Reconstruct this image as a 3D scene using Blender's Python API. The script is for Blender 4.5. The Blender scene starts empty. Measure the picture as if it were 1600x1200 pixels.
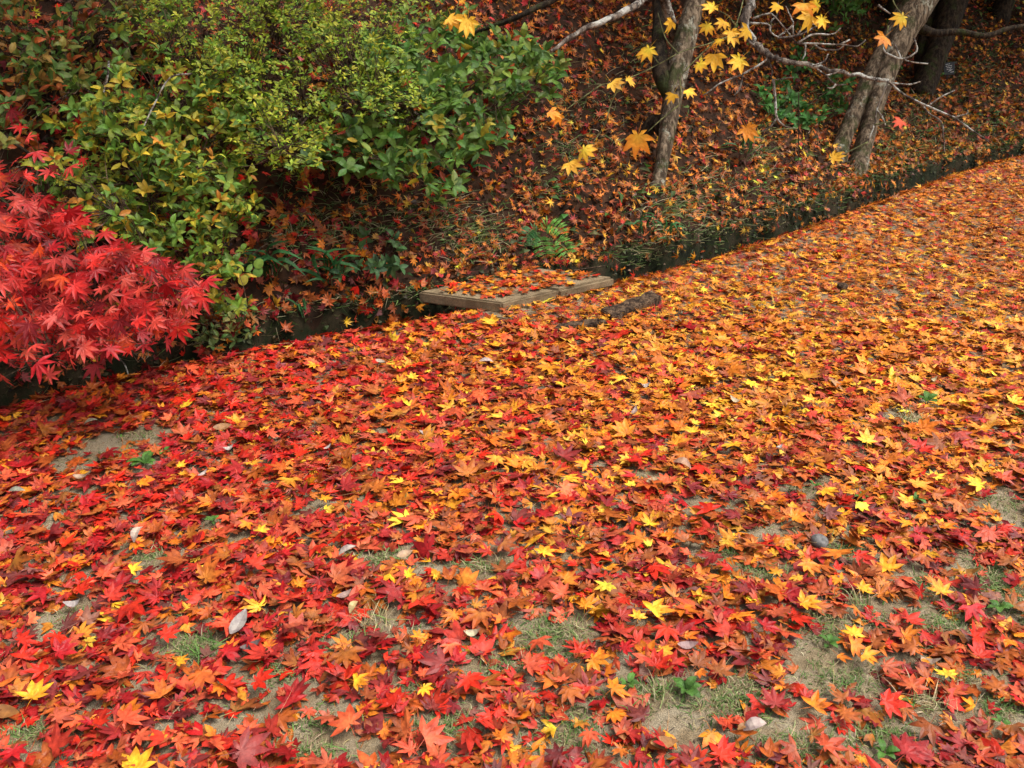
import bpy, math, random
import numpy as np
from mathutils import Matrix, Vector

rng = np.random.default_rng(11)
random.seed(11)
S = bpy.context.scene
COL = S.collection
rad = math.radians

# ------------------------------------------------------------------ camera
CAM_H, PITCH, F = 1.5, 26.0, 1386.0          # F: focal length in photo pixels (1600 wide)
cam_d = bpy.data.cameras.new('camera')
cam_d.sensor_width = 36.0
cam_d.lens = F / 1600.0 * 36.0
cam_d.clip_end = 400.0
cam_d.clip_start = 0.05
cam = bpy.data.objects.new('camera', cam_d)
cam.location = (0, 0, CAM_H)
cam.rotation_euler = (rad(90 - PITCH), 0, 0)
COL.objects.link(cam)
S.camera = cam

# ------------------------------------------------------------------ sky, sun, exposure
SUN_EL, SUN_AZ = 62.0, 100.0                 # azimuth measured from +Y (north) clockwise
w = bpy.data.worlds.new('World'); S.world = w; w.use_nodes = True
nt = w.node_tree
bgn = nt.nodes['Background']
sky = nt.nodes.new('ShaderNodeTexSky'); sky.sky_type = 'NISHITA'; sky.sun_disc = False
sky.sun_elevation = rad(SUN_EL); sky.sun_rotation = rad(SUN_AZ)
sky.dust_density = 6.0; sky.air_density = 1.0; sky.ozone_density = 1.0
hs = nt.nodes.new('ShaderNodeHueSaturation'); hs.inputs['Saturation'].default_value = 0.22   # overcast: grey-white sky
nt.links.new(sky.outputs[0], hs.inputs['Color'])
nt.links.new(hs.outputs[0], bgn.inputs['Color'])
bgn.inputs['Strength'].default_value = 0.12
sun_d = bpy.data.lights.new('sun', 'SUN'); sun_d.energy = 1.5; sun_d.angle = rad(22); sun_d.color = (1.0, 0.94, 0.84)
sun = bpy.data.objects.new('sun', sun_d); COL.objects.link(sun)
az, el = rad(SUN_AZ), rad(SUN_EL)
sdir = Vector((math.sin(az) * math.cos(el), math.cos(az) * math.cos(el), math.sin(el)))
sun.rotation_euler = (-sdir).to_track_quat('-Z', 'Y').to_euler()
S.view_settings.view_transform = 'Standard'
S.view_settings.look = 'None'
S.view_settings.gamma = 1.0
S.view_settings.use_curve_mapping = False
S.view_settings.exposure = 0.94
S.cycles.max_bounces = 6
S.cycles.diffuse_bounces = 4
S.cycles.glossy_bounces = 2
S.cycles.transmission_bounces = 3
S.cycles.use_denoising = True

# ------------------------------------------------------------------ rays and terrain
cp, sp = math.cos(rad(PITCH)), math.sin(rad(PITCH))

def ray(px, py):
    px = np.asarray(px, float); py = np.asarray(py, float)
    a = (px - 800) / F; b = -(py - 600) / F
    return np.stack([a, cp + b * sp, -sp + b * cp], -1)      # right, forward, up (unit depth along the view axis)

def proj(P):
    P = np.asarray(P, float); x, y, z = P[..., 0], P[..., 1], P[..., 2] - CAM_H
    dep = y * cp - z * sp; up = y * sp + z * cp
    return 800 + F * x / dep, 600 - F * up / dep, dep

def at(px, py, dep):
    return np.array([0, 0, CAM_H]) + ray(px, py) * np.asarray(dep, float)[..., None]

def ground0(px, py, z=0.0):
    r = ray(px, py); t = (z - CAM_H) / r[..., 2]
    return np.array([0, 0, CAM_H]) + r * t[..., None]

edge_px = np.array([(0, 632), (130, 604), (260, 577), (400, 547), (560, 513), (680, 489), (800, 471), (970, 441),
                    (1100, 405), (1250, 352), (1420, 296), (1600, 243)], float)
E = ground0(edge_px[:, 0], edge_px[:, 1])
PC = np.polyfit(E[:, 0], E[:, 1], 4)
X0, X1 = E[0, 0], E[-1, 0]
dPC = np.polyder(PC)

def fc(x):
    xc = np.clip(x, X0, X1)
    return np.polyval(PC, xc) + np.polyval(dPC, xc) * (x - xc)

def fs(x):
    return np.polyval(dPC, np.clip(x, X0, X1))

def sstep(a, b, x):
    t = np.clip((x - a) / (b - a), 0, 1); return t * t * (3 - 2 * t)

_ph = rng.uniform(0, 6.28, (12, 2)); _dr = rng.uniform(0, 6.28, 12)
def lump(x, y, sc):
    v = 0
    for i in range(12):
        k = (1.0 + 0.45 * i) / sc
        v = v + np.sin((x * math.cos(_dr[i]) + y * math.sin(_dr[i])) * k + _ph[i, 0]) / (1 + 0.35 * i)
    return v / 3.2

DW = 0.25                                          # ditch width
def dist(x, y):
    k = np.sqrt(1 + fs(x) ** 2)
    return (y - fc(x)) / k

def height(x, y):
    x = np.asarray(x, float); y = np.asarray(y, float)
    d = dist(x, y)
    zp = 0.018 * lump(x, y, 0.8) - 0.045 * sstep(-0.12, 0.0, d) + 0.02 * sstep(-0.4, -0.1, d)
    zd = -0.045 - 0.27 * sstep(0.0, 0.06, d)
    tanb = 0.98 - 0.50 * sstep(-0.3, 4.2, x) + 0.1 * sstep(0.0, -2.0, x)
    db_ = d + 0.07 * sstep(.4, 2.5, x) * sstep(0, .1, d) + 0.045 * lump(x * 1.0, y * 0.6, 0.10) * sstep(-.1, .1, d)
    r = np.maximum(db_ - DW, 0)
    r0 = 0.24 * np.exp(-((x - 0.05) / 0.55) ** 2)
    re = np.maximum(r - r0, 0)
    zb = -0.315 + 0.36 * sstep(-0.05, 0.03, db_ - DW)
    zb = zb + 0.10 * np.minimum(r, r0) + tanb * (re - 0.10 * (1 - np.exp(-re / 0.10))) - 0.45 * tanb * np.maximum(re - 3.2, 0)
    zb = zb + (0.07 * lump(x + 3, y * 1.1, 0.33) + 0.025 * lump(x, y + 5, 0.1)) * sstep(0.0, 0.35, r)
    z = np.where(d <= 0, zp, np.where(d < DW - 0.13, zd, zb))
    return z

def normal(x, y, e=0.03):
    dx = (height(x + e, y) - height(x - e, y)) / (2 * e)
    dy = (height(x, y + e) - height(x, y - e)) / (2 * e)
    n = np.stack([-dx, -dy, np.ones_like(dx)], -1)
    return n / np.linalg.norm(n, axis=-1, keepdims=True)

def hit(px, py, tmax=26.0, n=1600):
    """depth along the view axis at which the ray meets the terrain"""
    px = np.atleast_1d(np.asarray(px, float)); py = np.atleast_1d(np.asarray(py, float))
    r = ray(px, py)
    ts = 1.0 * (tmax / 1.0) ** np.linspace(0, 1, n)
    out = np.full(len(px), tmax)
    alive = np.ones(len(px), bool)
    for t in ts:
        idx = np.nonzero(alive)[0]
        if len(idx) == 0: break
        p = r[idx] * t
        m = p[:, 2] + CAM_H < height(p[:, 0], p[:, 1])
        out[idx[m]] = t; alive[idx[m]] = False
    return out

def hitp(px, py):
    return at(np.array([px]), np.array([py]), hit(px, py))[0]

# ------------------------------------------------------------------ materials
def mat(name):
    m = bpy.data.materials.new(name); m.use_nodes = True
    n = m.node_tree; b = n.nodes['Principled BSDF']
    return m, n, b

def N(n, t, **kw):
    x = n.nodes.new(t)
    for k, v in kw.items(): setattr(x, k, v)
    return x

def mixc(n, fac, a, b, mode='MIX'):
    m = N(n, 'ShaderNodeMix', data_type='RGBA', blend_type=mode)
    for s, v in ((0, fac), (6, a), (7, b)):
        if hasattr(v, 'is_output'): n.links.new(v, m.inputs[s])
        elif s == 0: m.inputs[0].default_value = v
        else: m.inputs[s].default_value = (*v, 1)
    return m.outputs[2]

def noise(n, scale, detail=4, co=None, rough=0.55):
    x = N(n, 'ShaderNodeTexNoise'); x.inputs['Scale'].default_value = scale; x.inputs['Detail'].default_value = detail
    x.inputs['Roughness'].default_value = rough
    if co is not None: n.links.new(co, x.inputs['Vector'])
    return x.outputs['Fac']

def ramp(n, fac, stops):
    r = N(n, 'ShaderNodeValToRGB'); e = r.color_ramp.elements
    while len(e) < len(stops): e.new(0.5)
    for el_, (p, c) in zip(e, stops): el_.position = p; el_.color = (*c, 1)
    n.links.new(fac, r.inputs[0]); return r.outputs[0]

def bump(n, b, h, strength=0.5, dist_=0.01):
    x = N(n, 'ShaderNodeBump'); x.inputs['Strength'].default_value = strength; x.inputs['Distance'].default_value = dist_
    n.links.new(h, x.inputs['Height']); n.links.new(x.outputs[0], b.inputs['Normal'])

def leaf_mat(name, rough=0.42, spec=0.4, trans=0.0, blotch=0.35, scale=90):
    """leaf: tint attribute x object colour, blotches, faint relief; thin leaves let light through"""
    m, n, b = mat(name)
    at_ = N(n, 'ShaderNodeAttribute', attribute_name='tint')
    oi = N(n, 'ShaderNodeObjectInfo')
    tc = N(n, 'ShaderNodeTexCoord')
    c = mixc(n, 1.0, at_.outputs['Color'], oi.outputs['Color'], 'MULTIPLY')
    geo = N(n, 'ShaderNodeNewGeometry')
    nf = noise(n, scale, 3, geo.outputs['Position'])
    k = ramp(n, nf, [(0.3, (1 - blotch, 1 - blotch * 1.15, 1 - blotch)), (0.62, (1.08, 1.08, 1.08))])
    c = mixc(n, 1.0, c, k, 'MULTIPLY')
    n.links.new(c, b.inputs['Base Color'])
    rr = N(n, 'ShaderNodeMapRange'); rr.inputs['To Min'].default_value = rough - 0.12; rr.inputs['To Max'].default_value = rough + 0.2
    n.links.new(noise(n, 25, 2, geo.outputs['Position']), rr.inputs[0]); n.links.new(rr.outputs[0], b.inputs['Roughness'])
    b.inputs['Specular IOR Level'].default_value = spec
    bump(n, b, noise(n, 260, 2, geo.outputs['Position']), 0.35, 0.002)
    if trans > 0:
        t = N(n, 'ShaderNodeBsdfTranslucent'); n.links.new(c, t.inputs['Color'])
        mx = N(n, 'ShaderNodeMixShader'); mx.inputs[0].default_value = trans
        n.links.new(b.outputs[0], mx.inputs[1]); n.links.new(t.outputs[0], mx.inputs[2])
        n.links.new(mx.outputs[0], n.nodes['Material Output'].inputs['Surface'])
    return m

M = {}
M['fallen'] = leaf_mat('fallen_leaf', 0.44, 0.25, 0.0, 0.42, 60)
M['hanging'] = leaf_mat('hanging_leaf', 0.5, 0.3, 0.45, 0.12, 50)
M['red'] = leaf_mat('red_hanging_leaf', 0.45, 0.3, 0.25, 0.3, 50)
M['green'] = leaf_mat('green_leaf', 0.5, 0.3, 0.38, 0.25, 60)
M['blade'] = leaf_mat('grass_blade', 0.6, 0.25, 0.25, 0.2, 40)

def soil_mat(name, stops, sc=14, rough=0.95, fine=0.6):
    m, n, b = mat(name)
    geo = N(n, 'ShaderNodeNewGeometry')
    a = noise(n, sc, 8, geo.outputs['Position'], 0.7)
    c = ramp(n, a, stops)
    g = noise(n, 420, 2, geo.outputs['Position'])
    gk = ramp(n, g, [(0.34, (0.55, 0.55, 0.55)), (0.5, (1, 1, 1)), (0.68, (1.45, 1.42, 1.35))])
    c = mixc(n, 1.0, c, gk, 'MULTIPLY')
    n.links.new(c, b.inputs['Base Color']); b.inputs['Roughness'].default_value = rough
    b.inputs['Specular IOR Level'].default_value = 0.2
    bump(n, b, g, fine, 0.006)
    return m
M['path'] = soil_mat('path_soil', [(0.28, (0.10, 0.07, 0.038)), (0.45, (0.20, 0.15, 0.09)), (0.6, (0.25, 0.205, 0.14)), (0.75, (0.30, 0.26, 0.18))], 9)
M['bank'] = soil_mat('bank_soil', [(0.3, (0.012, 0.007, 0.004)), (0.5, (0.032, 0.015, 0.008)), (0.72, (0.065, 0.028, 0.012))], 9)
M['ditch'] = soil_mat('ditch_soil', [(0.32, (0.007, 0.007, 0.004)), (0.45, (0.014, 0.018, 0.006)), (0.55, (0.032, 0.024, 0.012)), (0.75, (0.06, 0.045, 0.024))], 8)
M['concrete'] = soil_mat('concrete', [(0.3, (0.10, 0.07, 0.04)), (0.45, (0.19, 0.14, 0.082)), (0.58, (0.27, 0.20, 0.12)), (0.75, (0.35, 0.27, 0.17))], 12, 0.9, 0.6)

def bark_mat(name, dark, mid, lich, lo=0.56, moss=True):
    m, n, b = mat(name)
    geo = N(n, 'ShaderNodeNewGeometry')
    mp = N(n, 'ShaderNodeMapping'); mp.inputs['Scale'].default_value = (1, 1, 0.28)
    n.links.new(geo.outputs['Position'], mp.inputs['Vector'])
    a = noise(n, 38, 8, mp.outputs[0], 0.7)
    c = ramp(n, a, [(0.34, tuple(v * .6 for v in dark)), (0.46, dark), (0.55, mid), (0.70, tuple(v * 1.7 for v in mid))])
    l = noise(n, 11, 6, geo.outputs['Position'], 0.75)
    f = ramp(n, l, [(lo, (0, 0, 0)), (lo + 0.06, (1, 1, 1))])
    c = mixc(n, f, c, lich)
    if moss:
        g = noise(n, 7, 5, geo.outputs['Position'], 0.7)
        f2 = ramp(n, g, [(0.53, (0, 0, 0)), (0.62, (0.8, 0.8, 0.8))])
        c = mixc(n, f2, c, (0.045, 0.06, 0.015))
    n.links.new(c, b.inputs['Base Color']); b.inputs['Roughness'].default_value = 0.9
    b.inputs['Specular IOR Level'].default_value = 0.2
    bump(n, b, a, 1.0, 0.04)
    return m
M['bark'] = bark_mat('bark', (0.08, 0.056, 0.036), (0.22, 0.165, 0.11), (0.37, 0.36, 0.28), 0.57)
M['bark_dark'] = bark_mat('bark_dark', (0.018, 0.012, 0.008), (0.05, 0.034, 0.02), (0.12, 0.12, 0.09), 0.64)
M['twig'] = bark_mat('twig_lichen', (0.08, 0.06, 0.05), (0.24, 0.19, 0.15), (0.55, 0.53, 0.47), 0.50, False)
M['twig_brown'] = bark_mat('twig_brown', (0.05, 0.03, 0.02), (0.15, 0.095, 0.06), (0.28, 0.24, 0.17), 0.6, False)
M['twig_green'] = bark_mat('twig_green', (0.10, 0.10, 0.04), (0.22, 0.22, 0.09), (0.4, 0.38, 0.28), 0.62, False)
M['wood'] = bark_mat('weathered_wood', (0.05, 0.03, 0.02), (0.16, 0.10, 0.06), (0.28, 0.21, 0.14), 0.62, False)

def plain(name, c, rough=0.6, var=0.25, sc=60):
    m, n, b = mat(name)
    geo = N(n, 'ShaderNodeNewGeometry')
    k = noise(n, sc, 4, geo.outputs['Position'])
    cc = ramp(n, k, [(0.3, tuple(v * (1 - var) for v in c)), (0.7, tuple(min(v * (1 + var), 1) for v in c))])
    n.links.new(cc, b.inputs['Base Color']); b.inputs['Roughness'].default_value = rough
    bump(n, b, k, 0.4, 0.004)
    return m
M['stone'] = plain('grey_stone', (0.13, 0.125, 0.12), 0.8, .45, 90)
M['black_plate'] = plain('black_plate', (0.012, 0.012, 0.013), 0.4, 0.2)
M['white_ink'] = plain('white_ink', (0.6, 0.6, 0.58), 0.6, 0.15)

# ------------------------------------------------------------------ mesh helpers
def mesh_np(name, V, T, C=None, mats=()):
    """mesh of triangles from numpy arrays, colours per vertex in the attribute tint"""
    me = bpy.data.meshes.new(name)
    nv, nf = len(V), len(T)
    me.vertices.add(nv); me.vertices.foreach_set('co', np.ascontiguousarray(V, np.float32).ravel())
    me.loops.add(nf * 3); me.loops.foreach_set('vertex_index', np.ascontiguousarray(T, np.int32).ravel())
    me.polygons.add(nf); me.polygons.foreach_set('loop_start', np.arange(0, nf * 3, 3, dtype=np.int32))
    me.polygons.foreach_set('loop_total', np.full(nf, 3, np.int32))
    me.polygons.foreach_set('use_smooth', np.zeros(nf, bool))
    if C is not None:
        a = me.color_attributes.new('tint', 'FLOAT_COLOR', 'POINT')
        cc = np.ones((nv, 4), np.float32); cc[:, :3] = C
        a.data.foreach_set('color', cc.ravel())
    for m in mats: me.materials.append(m)
    me.update(calc_edges=True)
    return me

def link(name, data, parent=None, **props):
    o = bpy.data.objects.new(name, data); COL.objects.link(o)
    if parent is not None: o.parent = parent
    for k, v in props.items(): o[k] = v
    return o

def thing(name, loc, label, category, group=None):
    o = bpy.data.objects.new(name, None); COL.objects.link(o)
    o.location = Vector(loc); o.empty_display_size = 0.1
    o['label'] = label; o['category'] = category
    if group: o['group'] = group
    return o

class Acc:
    def __init__(s): s.V = []; s.T = []; s.C = []; s.n = 0
    def add(s, V, T, C):
        s.V.append(V); s.T.append(T + s.n); s.C.append(C); s.n += len(V)
    def inst(s, tm, R, P, sc, col):
        V, T, C = tm; n = len(P)
        if n == 0: return
        W = np.einsum('nij,vj->nvi', R, V) * np.asarray(sc)[:, None, None] + P[:, None, :]
        TT = T[None] + (np.arange(n) * len(V))[:, None, None]
        CC = np.clip(col[:, None, :] * C[None], 0, 1)
        s.add(W.reshape(-1, 3), TT.reshape(-1, 3), CC.reshape(-1, 3))
    def build(s, name, m, parent=None, origin=None, **props):
        V = np.concatenate(s.V); 
        if origin is not None: V = V - np.asarray(origin)
        me = mesh_np(name, V, np.concatenate(s.T), np.concatenate(s.C), [m])
        return link(name, me, parent, **props)

def tube_np(pts, rads, sides=7, sub=4, rough=0.0, seed=0, wob=0.0):
    """tapered tube along a smooth polyline"""
    r_ = np.random.default_rng(seed)
    P = np.asarray(pts, float); R = np.asarray(rads, float)
    if sub > 1 and len(P) > 2:
        k = len(P); Q = []; RR = []
        ext = np.vstack([2 * P[0] - P[1], P, 2 * P[-1] - P[-2]])
        for i in range(k - 1):
            p0, p1, p2, p3 = ext[i:i + 4]
            for j in range(sub):
                t = j / sub
                Q.append(0.5 * ((2 * p1) + (p2 - p0) * t + (2 * p0 - 5 * p1 + 4 * p2 - p3) * t * t + (3 * p1 - p0 - 3 * p2 + p3) * t ** 3))
                RR.append(R[i] * (1 - t) + R[i + 1] * t)
        Q.append(P[-1]); RR.append(R[-1]); P = np.array(Q); R = np.array(RR)
    if wob > 0:
        P = P + r_.normal(0, wob, P.shape) * np.linspace(0, 1, len(P))[:, None] ** 0.3
    n = len(P)
    D = np.gradient(P, axis=0); D /= np.linalg.norm(D, axis=1, keepdims=True) + 1e-9
    ref = np.array([0.31, 0.93, 0.21]) if abs(D[:, 1]).mean() < 0.8 else np.array([0.9, 0.1, 0.3])
    A = np.cross(D, ref); A /= np.linalg.norm(A, axis=1, keepdims=True); B = np.cross(D, A)
    th = np.linspace(0, 2 * math.pi, sides, endpoint=False)
    ring = A[:, None] * np.cos(th)[None, :, None] + B[:, None] * np.sin(th)[None, :, None]
    rr = R[:, None] * np.ones(sides)
    if rough > 0:
        rr = rr * (1 + r_.normal(0, rough, (n, sides)) * 0.5 + rough * r_.normal(0, 1, sides)[None])
    V = (P[:, None] + ring * rr[..., None]).reshape(-1, 3)
    V = np.vstack([V, P[0], P[-1]])
    T = []
    for i in range(n - 1):
        for j in range(sides):
            a = i * sides + j; b = i * sides + (j + 1) % sides
            T += [(a, b, a + sides), (b, b + sides, a + sides)]
    for j in range(sides):
        T.append((j, n * sides, (j + 1) % sides)); T.append(((n - 1) * sides + j, (n - 1) * sides + (j + 1) % sides, n * sides + 1))
    return V, np.array(T), np.ones((len(V), 3))

def smooth(o):
    me = o.data; me.polygons.foreach_set('use_smooth', np.ones(len(me.polygons), bool)); me.update(); return o

def tube_obj(name, pts, rads, m, parent, origin, sides=7, sub=4, rough=0.0, seed=0, wob=0.0):
    V, T, C = tube_np(pts, rads, sides, sub, rough, seed, wob)
    return smooth(link(name, mesh_np(name, V - np.asarray(origin), T, C, [m]), parent))

# ------------------------------------------------------------------ leaf templates (span about 1)
def t_maple(lod, seed, narrow=1.0, state=''):
    r_ = np.random.default_rng(seed)
    five = r_.random() < 0.3
    ang = [0, 37, -37, 76, -76] + ([] if five else [124, -124])
    ln = [0.56, 0.53, 0.53, 0.43, 0.43] + ([] if five else [0.22, 0.22])
    o = np.argsort(ang); ang = np.radians(np.array(ang, float)[o] + r_.normal(0, 4, len(o))); ln = np.array(ln)[o] * (1 + r_.normal(0, 0.06, len(o)))
    if state == 'torn':
        a0 = r_.integers(0, 3); ang, ln = ang[a0:a0 + r_.integers(2, 5)], ln[a0:a0 + 5]; ln = ln[:len(ang)] * np.where(r_.random(len(ang)) < .3, .6, 1)
    k = len(ang)
    V = [(0, 0, 0)]; C = [1.0]; T = []
    sa = np.concatenate([[ang[0] - 0.42], (ang[1:] + ang[:-1]) / 2, [ang[-1] + 0.42]])
    sr = np.concatenate([[0.10], 0.34 * narrow * np.minimum(ln[1:], ln[:-1]) + 0.01, [0.10]])
    pol = lambda a, r: np.array([-math.sin(a) * r, math.cos(a) * r, 0.0])
    crum = r_.random() < 0.3
    cup = r_.normal(0.0, 0.45) * (2.2 if crum else 1); roll = r_.normal(0, 0.5) * (3.0 if crum else 1); ra = r_.uniform(0, math.pi)
    S_ = []
    for a, r in zip(sa, sr): S_.append(len(V)); V.append(pol(a, r)); C.append(0.93)
    fold = r_.uniform(0.01, 0.035)
    for i in range(k):
        a, L = ang[i], ln[i]; u = pol(a, 1.0); q = np.array([-u[1], u[0], 0])      # q points to larger angle
        wd = (0.165 * L + 0.012) * narrow; bend = r_.normal(0, 0.13); tipz = r_.normal(0, 0.12) * L; z = np.array([0, 0, 1.0])
        sr_, sl_ = S_[i], S_[i + 1]
        if lod == 2:
            t_ = len(V); V.append(u * L + q * bend * L * 0.5 + z * tipz); C.append(0.92)
            T += [(0, sr_, t_), (0, t_, sl_)]; continue
        b = len(V)
        V += [u * 0.5 * L + q * bend * L * .12 + z * tipz * .2, u * 0.47 * L - q * wd + q * bend * L * .1 + z * (fold + tipz * .2), u * 0.47 * L + q * wd + q * bend * L * .1 + z * (fold + tipz * .2)]
        C += [1.13, 0.94, 0.94]
        m_, wr, wl = b, b + 1, b + 2
        T += [(0, sr_, m_), (0, m_, sl_), (sr_, wr, m_), (m_, wl, sl_)]
        if lod == 0:
            V += [u * 0.76 * L + q * bend * L * .3 + z * tipz * .55, u * 0.74 * L - q * wd * .62 + q * bend * L * .3 + z * (fold * .7 + tipz * .5), u * 0.74 * L + q * wd * .62 + q * bend * L * .3 + z * (fold * .7 + tipz * .5)]
            C += [1.1, 0.93, 0.93]
            m2, w2r, w2l = b + 3, b + 4, b + 5; t_ = len(V)
            T += [(wr, w2r, m2), (wr, m2, m_), (m_, m2, w2l), (m_, w2l, wl), (w2r, t_, m2), (m2, t_, w2l)]
        else:
            t_ = len(V); T += [(wr, t_, m_), (m_, t_, wl)]
        V.append(u * L + q * bend * L * .5 + z * tipz); C.append(0.85)
    V = np.array(V, float); C = np.array(C)
    rr = np.hypot(V[:, 0], V[:, 1])
    s_ = V[:, 0] * math.cos(ra) + V[:, 1] * math.sin(ra)
    V[:, 2] += cup * rr ** 2 + roll * s_ ** 2
    if state == 'folded':
        th = r_.uniform(2.45, 2.95); fa = r_.uniform(-.6, .6); c_, n_ = math.cos(fa), math.sin(fa)
        sx = V[:, 0] * c_ + V[:, 1] * n_; al = -V[:, 0] * n_ + V[:, 1] * c_; zz = V[:, 2].copy()
        m_ = sx < 0; r0 = -sx[m_]
        sx = sx.copy(); sx[m_] = -r0 * math.cos(th); zz[m_] = zz[m_] * .4 + r0 * math.sin(th) + .01
        V[:, 0] = sx * c_ - al * n_; V[:, 1] = sx * n_ + al * c_; V[:, 2] = zz
    V[:, 2] = .13 * np.tanh(V[:, 2] / .13)
    T = [tuple(t) for t in T]
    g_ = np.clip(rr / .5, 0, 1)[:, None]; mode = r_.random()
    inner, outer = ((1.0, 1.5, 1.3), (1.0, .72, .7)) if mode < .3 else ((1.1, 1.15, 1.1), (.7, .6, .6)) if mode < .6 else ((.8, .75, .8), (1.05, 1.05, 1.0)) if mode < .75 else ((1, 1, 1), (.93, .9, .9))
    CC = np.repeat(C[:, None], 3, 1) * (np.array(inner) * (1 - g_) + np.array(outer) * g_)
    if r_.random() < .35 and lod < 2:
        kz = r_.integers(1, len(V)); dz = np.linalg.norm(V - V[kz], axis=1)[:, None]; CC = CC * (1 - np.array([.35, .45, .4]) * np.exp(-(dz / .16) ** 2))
    if lod < 2:
        b = len(V); bx = r_.normal(0, 0.12)
        pv = np.array([(-.007, 0.02, 0), (.007, 0.02, 0), (bx * .5 - .006, -0.22, .02), (bx * .5 + .006, -0.22, .02), (bx, -0.42, .0)])
        V = np.vstack([V, pv]); CC = np.vstack([CC, np.full((5, 3), 0.8) * np.array([1, .9, .8])])
        T += [(b, b + 2, b + 1), (b + 1, b + 2, b + 3), (b + 2, b + 4, b + 3)]
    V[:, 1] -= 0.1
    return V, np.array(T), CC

def t_oval(seed, wid=0.22, segs=4, curl=None, fold=0.06, sharp=1.0):
    """plain pointed leaf from y=0 to y=1"""
    r_ = np.random.default_rng(seed)
    cu = r_.normal(0.0, 0.25) if curl is None else curl
    tw = r_.normal(0, 0.15)
    ys = np.linspace(0, 1, segs + 1); V = []; C = []; T = []
    for i, y in enumerate(ys):
        wv = wid * (math.sin(math.pi * min(y * 0.96 + 0.02, 1) ** (0.85)) ** (0.8 * sharp))
        z = cu * (y - 0.5) ** 2 * 2 - cu * .5
        V += [(-wv, y, z + fold * wv / wid + tw * wv), (0, y, z), (wv, y, z + fold * wv / wid - tw * wv)]
        C += [0.93, 1.15, 0.93]
    for i in range(segs):
        a = 3 * i
        T += [(a, a + 1, a + 4), (a, a + 4, a + 3), (a + 1, a + 2, a + 5), (a + 1, a + 5, a + 4)]
    return np.array(V, float), np.array(T), np.repeat(np.array(C)[:, None], 3, 1)

MAP0 = [t_maple(0, 100 + i) for i in range(14)]
ST = ['', '', 'torn', '', 'folded', '', 'torn', 'folded', '', 'torn']
LIT0 = [t_maple(0, 130 + i, (1, .8, 1.15)[i % 3], ST[i % 10]) for i in range(30)]
MAP1 = [t_maple(1, 200 + i, (1, .8, 1.15)[i % 3], ST[i % 10]) for i in range(20)]
MAP2 = [t_maple(2, 300 + i, 1, ST[i % 10]) for i in range(20)]

def basis(nrm, yaw):
    """rotation whose z is nrm and whose y is turned by yaw round it"""
    nrm = nrm / np.linalg.norm(nrm, axis=1, keepdims=True)
    ref = np.stack([np.sin(yaw), np.cos(yaw), np.zeros_like(yaw)], 1)
    x = np.cross(ref, nrm); bad = np.linalg.norm(x, axis=1) < 1e-3
    x[bad] = np.cross(np.array([0.3, 0.2, 0.9]), nrm[bad])
    x /= np.linalg.norm(x, axis=1, keepdims=True)
    y = np.cross(nrm, x)
    return np.stack([x, y, nrm], 2)

def frame_along(y, nhint):
    y = y / np.linalg.norm(y, axis=1, keepdims=True)
    x = np.cross(y, nhint); x /= np.linalg.norm(x, axis=1, keepdims=True) + 1e-9
    return np.stack([x, y, np.cross(x, y)], 2)

PAL = {'scarlet red': (.52, .022, .008), 'coral red': (.54, .080, .030), 'crimson': (.34, .010, .012), 'maroon': (.19, .018, .018),
       'rust brown': (.36, .080, .012), 'orange': (.66, .18, .013), 'amber': (.74, .28, .018), 'golden yellow': (.88, .42, .03),
       'tan': (.46, .25, .11), 'purple brown': (.20, .07, .055)}
PN = list(PAL); PV = np.array([PAL[k] for k in PN])
#            px   py    sca  cor  cri  mar  rus  ora  amb  yel  tan  pur
CTRL = [(60, 1100, .24, .13, .28, .14, .14, .03, .01, .00, .01, .02), (150, 800, .27, .14, .22, .10, .17, .06, .02, .01, .00, .01), (330, 950, .25, .15, .20, .09, .19, .07, .02, .01, .00, .02),
        (150, 650, .22, .12, .22, .12, .24, .06, .02, .00, .00, .00), (400, 600, .27, .13, .20, .09, .22, .06, .02, .01, .00, .00), (520, 720, .27, .15, .16, .06, .21, .10, .03, .02, .00, .00),
        (700, 600, .19, .11, .09, .03, .22, .21, .10, .05, .00, .00), (850, 680, .16, .10, .07, .03, .19, .23, .14, .08, .00, .00), (1000, 520, .08, .05, .02, .01, .18, .31, .23, .11, .01, .00), (1150, 620, .06, .06, .02, .01, .14, .27, .27, .16, .01, .00),
        (1300, 420, .07, .05, .03, .02, .20, .34, .20, .08, .01, .00), (1500, 340, .07, .04, .03, .03, .26, .37, .15, .04, .01, .00), (1500, 560, .06, .06, .02, .02, .16, .29, .25, .13, .01, .00), (1450, 740, .09, .10, .04, .03, .18, .26, .19, .10, .01, .00),
        (700, 850, .22, .12, .14, .05, .24, .15, .05, .02, .00, .01), (600, 1080, .23, .12, .22, .10, .22, .07, .02, .01, .00, .01), (900, 1000, .18, .10, .16, .08, .28, .14, .03, .01, .00, .02), (1400, 1030, .12, .09, .16, .10, .33, .14, .03, .01, .00, .02),
        (1500, 880, .12, .09, .12, .08, .30, .18, .06, .02, .01, .02), (1100, 850, .12, .10, .09, .05, .30, .22, .08, .03, .00, .01), (1150, 1120, .14, .10, .18, .10, .31, .12, .03, .01, .00, .01)]
CG = ground0([c[0] for c in CTRL], [c[1] for c in CTRL])[:, :2]; CW = np.array([c[2:] for c in CTRL])
CW = CW / CW.sum(1, keepdims=True)
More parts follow.
